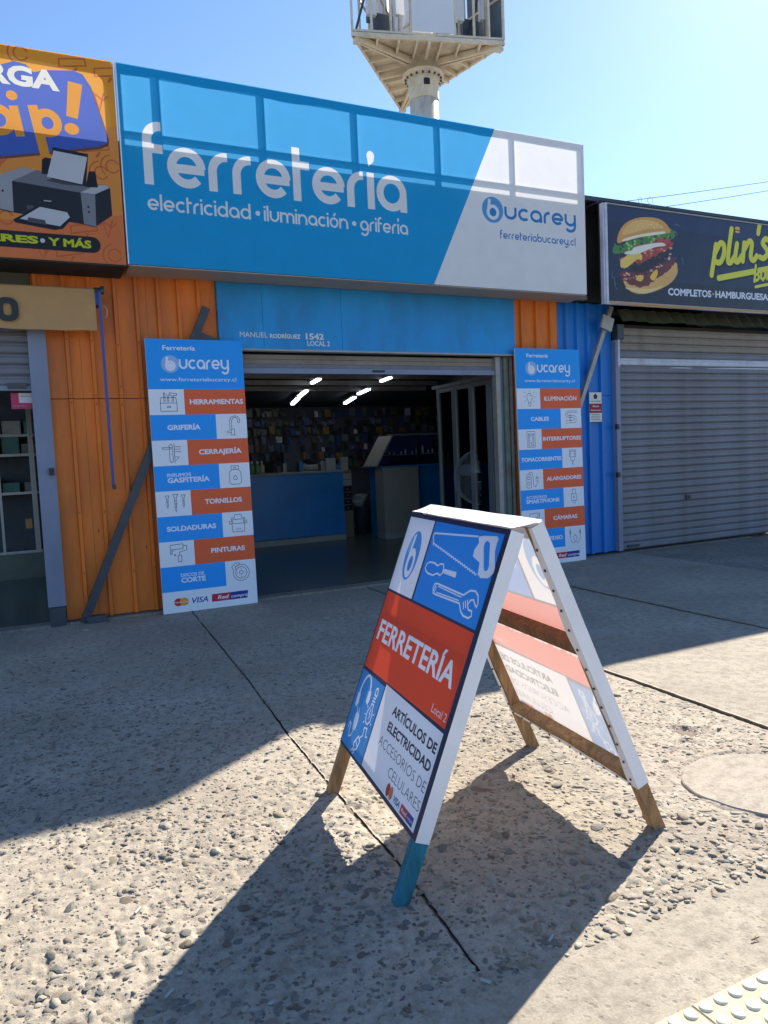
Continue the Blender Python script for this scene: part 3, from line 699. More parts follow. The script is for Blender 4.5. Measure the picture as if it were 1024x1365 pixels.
# corrugated plastic valance
V = []; n = 90
for i in range(n+1):
    x = 6.56+3.1*i/n; yv = 6.88+.025*math.sin(i*1.05); V += [(x, yv, 2.80+.008*math.sin(i*.3)), (x, yv+.10, 2.96)]
mk('valance', V, [(2*i, 2*i+2, 2*i+3, 2*i+1) for i in range(n)], M['green'], bb)
# ---- left shop
lb = thing('left_shop_building', 'dim shop at the left edge with a half raised grey roller shutter and slate post', 'shop', (-.8, WALL, 0))
MB().box(.150, .290, 7.0, 7.10, .17, 2.53).build('shutter_post', M['post'], lb)
MB().box(.155, .282, 6.99, 7.10, -.02, .165).build('post_base', M['steel'], lb)
MB().box(.235, .275, 6.965, 6.995, 1.30, 1.36).build('lock_lug', M['black'], lb)
def slat2(z):
    pr = [(.008, 0), (-.016, .002), (-.024, .016), (-.024, .054), (-.016, .061), (-.014, .077), (.008, .079), (.006, .0905)]
    V = [(x, 7.09+a, z+b) for x in (-2.3, .149) for a, b in pr]; n = len(pr)
    return mk('shutter_slat', V, [(i, n+i, n+i+1, i+1) for i in range(n-1)], M['shutter'], lb, loc=(0, 7.09, z))
zb = onY(20, 521, 7.09)[1]; q = slat2(zb+.04)
for k in range(1, 7): dup(q, loc=(0, 7.09, zb+.04+.0905*k), parent=lb)
MB().box(-2.3, .149, 7.06, 7.11, zb, zb+.04).build('shutter_bottom_bar', M['post'], lb)
MB().box(onY(10, 515, 7.05)[0], onY(36, 515, 7.05)[0], 7.04, 7.06, zb+.015, zb+.06).build('shutter_lock', M['steel'], lb)
MB().box(-2.4, .20, 7.05, 7.10, 2.56, 4.05).build('upper_wall', M['green'], lb)
MB().box(-2.4, .145, 7.10, 12.7, 4.05, 4.13).build('roof', M['dark'], lb)
MB().box(-2.4, 1.58, 7.12, 12.7, 3.0, 3.06).build('ceiling', M['ceil'], lb)
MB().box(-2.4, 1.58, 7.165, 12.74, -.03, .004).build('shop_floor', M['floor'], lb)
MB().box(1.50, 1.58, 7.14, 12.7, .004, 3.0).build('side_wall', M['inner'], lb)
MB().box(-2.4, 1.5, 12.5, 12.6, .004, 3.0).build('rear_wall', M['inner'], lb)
MB().box(-3.2, 8.9, 7.0, 7.17, -.04, .018).build('threshold', M['asphalt'], pave)
MB().box(1.77, 5.108, 7.06, 7.10, 3.012, 4.05).build('upper_wall', M['dark'], hb)

# ================================================================== BIG SIGNS
YS = 6.60
def bar_tubes(parent, xs, zs, x0, x1, z0, z1, y=YS+.004, t=.03, m='galv'):
    for x in xs: MB().box(x-t, x, y, y+t, z0, z1).build('frame_bar', M[m], parent)
    for z in zs: MB().box(x0, x1, y+t*.02, y+t*1.02, z-t, z).build('frame_bar', M[m], parent)
sg = thing('shop_sign', 'large blue and white hardware shop sign with big rounded white lettering above the open doorway', 'sign', (3.36, YS, 3.0))
X0, X1, Z0, Z1 = .950, 5.768, 3.010, 4.611
P = Print([(X0, Z0), (X1, Z0), (X1, Z1), (X0, Z1)])
BL = '#00A6E6'
P.rect(X0, Z0, X1, Z1, BL)
P.poly([(4.622, Z1), (X1, Z1), (X1, Z0), (3.842, Z0)], '#FAFAFC')
geo_text(P, 'ferretería', 1.118, 3.672, .335, 3.572, '#F8F8FA', t=.225, gap=.075)
geo_text(P, 'electricidad', 1.128, 3.465, .094, 2.007, '#F4F6F8', t=.20, gap=.10)
P.ell(2.072, 3.526, .022, .022, '#F4F6F8')
geo_text(P, 'iluminación', 2.127, 3.465, .094, 2.940, '#F4F6F8', t=.20, gap=.10)
P.ell(3.003, 3.522, .022, .022, '#F4F6F8')
geo_text(P, 'grifería', 3.064, 3.465, .094, 3.573, '#F4F6F8', t=.20, gap=.10)
def logo_b(P, cx, cy, r, disc, pen, dot=None, sx=1.0):
    """round emblem with a letter b cut into it"""
    P.ell(cx, cy, r*sx, r, disc, 40)
    P.stroke([(cx-.28*r*sx, cy+.80*r), (cx-.36*r*sx, cy+.2*r), (cx-.42*r*sx, cy-.15*r)], .26*r, pen)
    P.stroke([(cx+x*sx, cy+y) for x, y in arc(.02*r, -.18*r, .46*r, 0, 360, 26)[:-1]], .26*r, pen, closed=True)
    if dot: P.ell(cx+.02*r*sx, cy-.18*r, .3*r*sx, .3*r, dot, 20)
logo_b(P, 4.568, 3.802, .130, '#5AA8E6', '#FAFAFC', '#2C8FD4')
geo_text(P, 'ucarey', 4.710, 3.725, .125, 5.652, '#2C8AD2', t=.21, gap=.10)
geo_text(P, 'ferreteriabucarey.cl', 4.651, 3.523, .058, 5.638, '#2583CC', t=.22, gap=.12)
P.build('printed_sheet', lambda x, z: (x, YS, z), M['banner'], sg, grid=(24, 8))
bar_tubes(sg, [.985, 1.290, 2.188, 3.084, 3.976, 4.866, 5.766], [4.600, 4.086, 3.045], X0+.002, X1-.002, Z0+.004, Z1-.004)
# folded top hem of the banner, uneven lower edge
def hem(parent, x0, x1, ztop, zlow, seed, y=YS+.0015):
    n = 70; V = []
    for i in range(n+1):
        x = x0+(x1-x0)*i/n; z = zlow + .022*(float(vnoise(np.array([x]), np.array([seed*1.]), 3.2, 7)[0])-.5) + .008*math.sin(x*9+seed)
        V += [(x, y, ztop), (x, y, z)]
    return mk('folded_hem', V, [(2*i, 2*i+1, 2*i+3, 2*i+2) for i in range(n)], M['whiteplastic'], parent)
hem(sg, X0+.003, X1-.003, Z1-.003, 4.532, 2.0)
MB().box(X0+.002, X1-.002, 6.652, 6.66, Z0, 4.035).build('back_panel', M['galv'], sg)
MB().box(X0-.010, X0-.001, YS-.001, 6.66, Z0, Z1).build('side_strip', M['white'], sg)
MB().box(X1+.001, X1+.010, YS-.001, 6.66, Z0, Z1).build('side_strip', M['white'], sg)
for x in (1.29, 3.08, 4.86): MB().box(x-.03, x, 6.662, 7.02, 3.93, 3.96).build('stay_bar', M['galv'], sg)
V = [(X0, YS-.001, 2.998), (X1, YS-.001, 2.998), (5.90, 7.035, 3.012), (X0+.02, 7.035, 3.012)]
mk('soffit_panel', V + [(a, b, c+.006) for a, b, c in V], [(0, 3, 2, 1), (4, 5, 6, 7), (0, 1, 5, 4), (1, 2, 6, 5), (2, 3, 7, 6), (3, 0, 4, 7)], M['soffit'], sg)

# ---- orange sign at the left
og = thing('printer_sign', 'orange advertising sign with a printer picture and yellow writing at the left edge', 'sign', (-.2, YS, 3.0))
OX0, OX1 = -1.9, .926
P = Print([(OX0, 3.0), (OX1, 3.0), (OX1, 4.610), (OX0, 4.56)])
P.rect(OX0, 3.0, OX1, 4.62, '#F29A44')
P.poly([(OX0, 3.75), (OX1, 4.1), (OX1, 4.62), (OX0, 4.62)], '#FAA82E')
P.poly([(OX0, 2.99), (OX1, 2.99), (OX1, 3.4), (.4, 3.3), (OX0, 3.2)], '#EC8248')
dk = '#DA6C38'
for cx, cy, k in ((.62, 4.53, 0), (.25, 4.55, 1), (.80, 4.30, 2), (.87, 3.78, 1), (.75, 3.90, 0), (.80, 3.30, 2), (.62, 3.25, 0), (.06, 3.30, 1), (.30, 3.07, 2), (.84, 3.07, 1), (.5, 3.06, 0), (.03, 3.72, 2), (.78, 3.72, 1), (.88, 4.50, 0)):
    if k == 0:
        P.stroke([(cx-.10, cy-.03), (cx+.10, cy+.01), (cx+.09, cy+.06), (cx-.10, cy+.03)], .012, dk, closed=True); P.stroke([(cx, cy-.06), (cx+.03, cy-.02)], .02, dk)
    elif k == 1:
        P.stroke(arc(cx, cy, .05, 20, 340, 14), .012, dk); P.stroke(arc(cx, cy, .09, 100, 230, 8), .012, dk)
    else:
        P.stroke([(cx-.04, cy+.05), (cx, cy-.09), (cx+.04, cy+.05)], .014, dk); P.stroke([(cx-.07, cy), (cx-.02, cy+.03), (cx+.03, cy-.01), (cx+.07, cy+.03)], .012, dk)
brown = '#7A4A3C'; nv = '#4668C8'
pan = [(-1.2, 4.20), (-.3, 4.36), (.10, 4.44), (.20, 4.485), (.28, 4.475), (.33, 4.425), (.42, 4.455), (.62, 4.487), (.69, 4.47), (.735, 4.40), (.80, 4.18), (.845, 4.005), (.84, 3.96), (.775, 3.925), (.4, 3.835), (.0, 3.745), (-1.2, 3.52)]
P.poly([(x+.012, y-.018) for x, y in pan], brown); P.poly(pan, nv)
P.text('RECARGA', -.62, 4.295, .150, .512, '#F3EFE0', bold=.045, slope=.012)
yo = '#F2A02E'
def pen(pts, w, **k): P.stroke(pts, w, yo, **k)
pen(arc(.06, 4.03, .085, 0, 360, 18)[:-1], .062, closed=True); pen([(-.03, 4.40), (-.03, 4.03)], .064)
pen([(.205, 3.925), (.170, 4.150)], .064); P.ell(.165, 4.225, .040, .036, yo, 18)
pen([(.372, 3.80), (.305, 4.175)], .070); pen([((x-.42)*.95+.42, y) for x, y in arc(.405, 4.055, .078, 0, 360, 18)[:-1]], .060, closed=True)
P.poly([(.577, 4.40), (.683, 4.388), (.630, 4.118), (.547, 4.130)], yo); P.ell(.581, 4.035, .054, .044, yo, 20)
# printer
P.poly([(-.30, 3.55), (.02, 3.612), (.193, 3.69), (.298, 3.684), (.43, 3.66), (.723, 3.617), (.80, 3.630), (.84, 3.612), (.842, 3.39), (.70, 3.283), (.60, 3.300), (.09, 3.345), (-.30, 3.40)], '#2B2E38')
P.poly([(-.30, 3.56), (.02, 3.612), (.193, 3.69), (.30, 3.684), (.12, 3.580), (.115, 3.350), (-.30, 3.41)], '#A9ABB4')
P.poly([(.12, 3.582), (.30, 3.682), (.43, 3.66), (.72, 3.617), (.625, 3.545)], '#7C7F88'); P.poly([(.36, 3.612), (.50, 3.595), (.69, 3.60), (.62, 3.628), (.45, 3.645)], '#4C4F58')
P.poly([(.612, 3.548), (.722, 3.612), (.80, 3.628), (.84, 3.61), (.72, 3.545)], '#C4C6CC'); P.poly([(.612, 3.546), (.72, 3.543), (.712, 3.290), (.62, 3.302)], '#8C8F98')
P.ell(.662, 3.44, .008, .009, '#111318', 10); P.ell(.664, 3.40, .008, .009, '#111318', 10); P.ell(.05, 3.50, .008, .009, '#111318', 10)
P.rect(.335, 3.452, .39, 3.460, '#C8CAD0'); P.poly([(.21, 3.372), (.26, 3.392), (.26, 3.41), (.212, 3.408)], '#5A5D66')
P.poly([(.345, 3.77), (.37, 3.79), (.42, 3.785), (.385, 3.66), (.335, 3.66)], '#1E2129'); P.poly([(.685, 3.72), (.735, 3.725), (.745, 3.60), (.65, 3.595)], '#1E2129')
P.poly([(.428, 3.875), (.69, 3.855), (.655, 3.60), (.40, 3.63)], '#23262F'); P.poly([(.434, 3.85), (.681, 3.83), (.628, 3.612), (.372, 3.642)], '#D3D6DE')
P.poly([(.107, 3.29), (.30, 3.412), (.515, 3.39), (.53, 3.33), (.46, 3.25), (.40, 3.235), (.12, 3.268)], '#20232C')
P.poly([(.155, 3.30), (.305, 3.405), (.50, 3.382), (.518, 3.345), (.44, 3.268), (.33, 3.28)], '#D3D6DE'); P.poly([(.205, 3.283), (.215, 3.318), (.335, 3.305), (.342, 3.27)], '#555862')
P.rrect(-.9, 3.078, .735, 3.205, .06, '#25272F'); P.text('POPULARES', -.62, 3.118, .058, .275, '#D8E02A', bold=.045); P.ell(.305, 3.146, .018, .018, '#DADCE2', 14); P.text('Y MÁS', .345, 3.112, .062, .665, '#D8E02A', bold=.045)
P.build('printed_sheet', lambda x, z: (x, YS, z), M['banner'], og, grid=(16, 8))
bar_tubes(og, [OX1-.004, -.02, -.95], [4.562, 3.03], OX0, OX1-.006, 3.005, 4.54)
V = [(.915, YS+.0015, 4.605), (.915, YS+.0015, 3.99), (.885, YS+.0015, 3.99), (.872, YS+.0015, 4.2), (.862, YS+.0015, 4.38), (.835, YS+.0015, 4.455), (.80, YS+.0015, 4.49), (.5, YS+.0015, 4.51), (.2, YS+.0015, 4.52), (-1.8, YS+.0015, 4.50), (-1.8, YS+.0015, 4.56)]
mk('folded_hem', V, [tuple(range(len(V)))], M['whiteplastic'], og)
MB().box(OX0, OX1-.006, 6.652, 6.66, 3.0, 4.035).build('back_panel', M['dark'], og)
MB().box(OX0, OX1, YS, 7.03, 2.985, 2.998).build('soffit_panel', M['dark'], og)
MB().box(OX1+.001, OX1+.006, YS+.001, 6.66, 3.0, 3.99).build('side_strip', M['black'], og)

# ---- burger sign at the right
bs = thing('burger_sign', 'dark glossy sign with a stacked burger picture and yellow script above the closed shutter', 'sign', (7.8, YS, 2.95))
BX0, BX1, BZ0, BZ1 = 6.085, 9.75, 2.955, 4.015
P = Print([(BX0, BZ0), (BX1, BZ0), (BX1, BZ1), (BX0, BZ1)])
P.rect(BX0, BZ0, BX1, BZ1, '#262C44'); P.rect(BX0, BZ0, BX1, 3.22, '#1E2232')
P.rect(BX0, 3.82, BX1, BZ1, '#2A3252')
rb = random.Random(5)
def blob(pts, col, jit=.0, k=2):
    out = []; pts = smooth_pts(pts, True, 3)
    for a, b in zip(pts, pts[1:]+pts[:1]):
        for i in range(k):
            t = i/k; out.append((a[0]+(b[0]-a[0])*t+rb.uniform(-jit, jit), a[1]+(b[1]-a[1])*t+rb.uniform(-jit, jit)))
    P.poly(out, col)
blob([(6.32, 3.20), (6.38, 3.10), (6.50, 3.06), (6.66, 3.065), (6.88, 3.13), (7.06, 3.22), (7.15, 3.32), (7.155, 3.40), (7.13, 3.45), (7.0, 3.40), (6.8, 3.26), (6.55, 3.16)], '#D9A85C')
blob([(6.34, 3.12), (6.50, 3.075), (6.70, 3.08), (6.95, 3.18), (6.7, 3.12)], '#E8C583')
blob([(6.29, 3.30), (6.30, 3.22), (6.45, 3.15), (6.62, 3.14), (6.85, 3.26), (7.02, 3.36), (7.12, 3.45), (7.12, 3.52), (6.9, 3.42), (6.6, 3.30)], '#6E2E2A', .012)
for i in range(40): 
    t = rb.random(); x = 6.31+.78*t; z = 3.20+.26*t*t+.06*t+rb.uniform(0, .08); P.ell(x, z, rb.uniform(.012, .03), rb.uniform(.008, .016), rb.choice(['#A8483E', '#D9A08C', '#4A201E', '#8C3A30', '#E6C2A6']), 9)
blob([(6.40, 3.40), (6.5, 3.30), (6.7, 3.33), (6.93, 3.46), (7.02, 3.55), (6.9, 3.60), (6.6, 3.50)], '#2E2226', .015)
for i in range(60): t = rb.random(); P.ell(6.40+.60*t, 3.34+.18*t+rb.uniform(-.01, .10), .010, .007, rb.choice(['#574246', '#1A1418', '#7A6458', '#3A2A2C']), 7)
blob([(6.27, 3.44), (6.30, 3.33), (6.42, 3.40), (6.60, 3.40), (6.80, 3.50), (7.0, 3.58), (7.09, 3.66), (7.0, 3.68), (6.6, 3.55), (6.4, 3.47)], '#A2402F', .012)
for i in range(36): t = rb.random(); P.ell(6.30+.78*t, 3.40+.22*t+rb.uniform(-.02, .05), .022, .012, rb.choice(['#C5574A', '#7A2C26', '#E3A35E', '#D78572']), 9)
blob([(6.28, 3.42), (6.30, 3.33), (6.42, 3.37), (6.52, 3.44), (6.6, 3.44), (6.58, 3.52), (6.45, 3.50)], '#E6C45C', .008)
blob([(6.72, 3.26), (6.78, 3.22), (6.84, 3.30), (6.82, 3.35)], '#E8BF3C'); blob([(6.50, 3.22), (6.58, 3.20), (6.62, 3.25), (6.55, 3.27)], '#E8BF3C')
blob([(6.30, 3.50), (6.45, 3.53), (6.70, 3.60), (7.0, 3.66), (7.03, 3.71), (6.9, 3.735), (6.66, 3.68), (6.45, 3.60)], '#B84B38')
blob([(6.34, 3.49), (6.55, 3.51), (6.80, 3.60), (6.97, 3.63), (6.9, 3.66), (6.62, 3.61), (6.42, 3.55)], '#E8E2D6')
blob([(6.16, 3.56), (6.18, 3.48), (6.28, 3.50), (6.40, 3.54), (6.60, 3.62), (6.85, 3.70), (7.08, 3.72), (7.12, 3.80), (7.0, 3.84), (6.75, 3.78), (6.5, 3.68), (6.3, 3.60)], '#4E8238', .022)
for i in range(34): t = rb.random(); P.ell(6.2+.9*t, 3.55+.24*t+rb.uniform(-.05, .04), .020, .016, rb.choice(['#78A84E', '#2F5A24', '#9CC468', '#1F4420']), 7)
blob([(6.24, 3.60), (6.26, 3.72), (6.36, 3.83), (6.52, 3.90), (6.70, 3.93), (6.88, 3.925), (7.0, 3.87), (7.05, 3.78), (6.85, 3.775), (6.6, 3.715), (6.4, 3.655)], '#D39A4C', 0, 2)
blob([(6.30, 3.70), (6.42, 3.83), (6.62, 3.895), (6.80, 3.89), (6.95, 3.83), (6.7, 3.80), (6.5, 3.74)], '#E3B566', 0, 2)
for i in range(22): P.ell(6.45+.5*rb.random(), 3.78+.11*rb.random(), .008, .005, '#F0DCA8', 6)
blob([(6.34, 3.63), (6.6, 3.70), (6.95, 3.765), (6.92, 3.79), (6.6, 3.73), (6.33, 3.655)], '#EFE3C4')
ye = '#D9D62E'; sh = .20
def scr(pts, dx=0, dz=0, w=.072, col=ye): P.stroke([(7.70+dx+p[0]+(p[1])*.14, 3.32+dz+p[1]+p[0]*.16) for p in smooth_pts(pts, False, 5)], w, col, round_=True)
for col, ox, oz, w in (('#0E1018', .014, -.018, .080), (ye, 0, 0, .070)):
    k = dict(dx=ox, dz=oz, w=w, col=col)
    scr([(.02, .02), (.05, .38)], **k); scr([(.06, .30), (.12, .39), (.19, .36), (.20, .24), (.15, .16), (.08, .17)], **k)
    scr([(.30, .55), (.28, .20), (.33, .14), (.39, .20)], **k); scr([(.42, .36), (.41, .18), (.46, .14), (.52, .20)], **k)
    scr([(.55, .36), (.55, .14)], **k); scr([(.56, .28), (.63, .37), (.69, .34), (.69, .18), (.75, .13), (.80, .18)], **k)
    scr([(.80, .56), (.79, .46)], **k); scr([(1.02, .34), (.94, .38), (.89, .33), (.96, .26), (1.0, .20), (.94, .14), (.86, .16)], **k)
    scr([(.15, -.03), (1.10, .00)], **k)
P.ell(8.14+.04, 3.93, .046, .026, '#E0B25C', 12); P.rect(8.135, 3.905, 8.228, 3.918, '#7A2C20'); P.ell(8.18, 3.892, .044, .014, '#E0B25C', 12)
for col, ox, oz, w in (('#0E1018', .010, -.012, .044), (ye, 0, 0, .036)):
    for tp in ([(0, .20), (0, .0)], arc(.035, .045, .038, 100, -160, 8), [(.11, .10), (.11, .03), (.15, .0), (.18, .03), (.18, .10)], [(.22, .10), (.22, 0)], [(.22, .06), (.26, .11), (.29, .09)], arc(.35, .05, .04, 40, 330, 8), [(.39, .09), (.39, -.08), (.34, -.10)], arc(.48, .05, .04, 10, 320, 8), [(.56, .10), (.56, 0)], [(.56, .06), (.60, .11), (.63, .09)]):
        P.stroke([(8.48+ox+p[0]*1.05+p[1]*.14, 3.31+oz+p[1]*1.0+p[0]*.2) for p in tp], w, col, round_=True)
    P.stroke([(8.50+ox, 3.245+oz), (9.2+ox, 3.38+oz)], w, col, round_=True)
P.text('COMPLETOS', 7.001, 3.066, .083, 7.713, '#D5D9E6', bold=.035, slope=.012); P.ell(7.748, 3.118, .012, .012, ye, 10)
P.text('HAMBURGUESAS', 7.784, 3.076, .083, 8.785, '#D5D9E6', bold=.035, slope=.012); P.ell(8.83, 3.13, .012, .012, ye, 10); P.text('PAPAS FRITAS', 8.87, 3.09, .083, 9.62, '#D5D9E6', bold=.035)
for px, pz, a in ((6.25, 3.20, 160), (6.22, 3.25, 150), (6.26, 3.15, 170), (7.10, 3.74, 20), (7.14, 3.82, 40), (7.18, 3.46, -20)):
    P.stroke(arc(px, pz, .07, a, a+70, 6), .004, '#8C93A8')
P.build('printed_sheet', lambda x, z: (x, YS, z), M['burgerprint'], bs, grid=(20, 6))
for nm, b in (('frame_bar', (BX0-.03, BX0, YS-.012, YS+.03, BZ0-.035, BZ1+.012)), ('frame_bar', (BX0, BX1, YS-.012, YS+.03, BZ0-.035, BZ0)), ('frame_bar', (BX0, BX1, YS-.010, YS+.03, BZ1, BZ1+.014))):
    MB().box(*b).build(nm, M['galv'] if b[4] > 4 else M['shutter_white'], bs)
MB().box(BX0-.055, BX0-.032, YS+.0, YS+.05, BZ0-.03, BZ1+.01).build('frame_bar', M['shutter_white'], bs)
MB().box(BX0-.05, BX1, YS+.031, 6.68, BZ0-.02, BZ1+.035).build('sign_box', M['dark'], bs)
MB().box(BX0-.05, BX1, YS+.02, 7.0, BZ1+.036, BZ1+.05).build('top_cover', M['steel'], bs)
V = []; n = 30
for i in range(n+1): x = BX0+(BX1-BX0)*i/n; V += [(x, YS-.018, BZ0-.005), (x, YS-.020-.006*math.sin(i*.9), BZ0-.028-.012*math.sin(math.pi*min(1, i/13)))]
mk('loose_edging', V, [(2*i, 2*i+1, 2*i+3, 2*i+2) for i in range(n)], M['canvas'], bs)
lp = []
for i in range(40): t = i/39; a = t*11; lp.append((6.60+.55*t*.5+.09*math.cos(a)*(.6+.4*t), YS+.05, 4.06+.045+.05*math.sin(a)+.03*t))
w_ = MB().path(lp, .0022, 4).build('wire_loop', M['galv'], None, loc=tuple(lp[0])); tag(w_, 'thin curled loose wire on top of the dark burger sign', 'wire')
for k, (a, b, lbl) in enumerate((((1024, 240), (825, 270), 'upper of the two thin overhead cables at the right against the sky'), ((1024, 252), (880, 277), 'lower of the two thin overhead cables at the right against the sky'))):
    p = Vector(onY(a[0], a[1], 16) + (0,)); q = Vector(onY(b[0], b[1], 16) + (0,)); p = Vector((p.x, 16, p.y)); q = Vector((q.x, 16, q.y)); d = (p-q)
    pts = []
    A = q - d*1.2; B = p + d*2.5
    for i in range(25): t = i/24; v = A.lerp(B, t); v.z += -.25*4*t*(1-t)+.20; pts.append(v)
    c = MB().path(pts, .008, 6).build('overhead_cable', M['black'], None, loc=tuple(pts[0])); tag(c, lbl, 'cable', 'overhead cables')

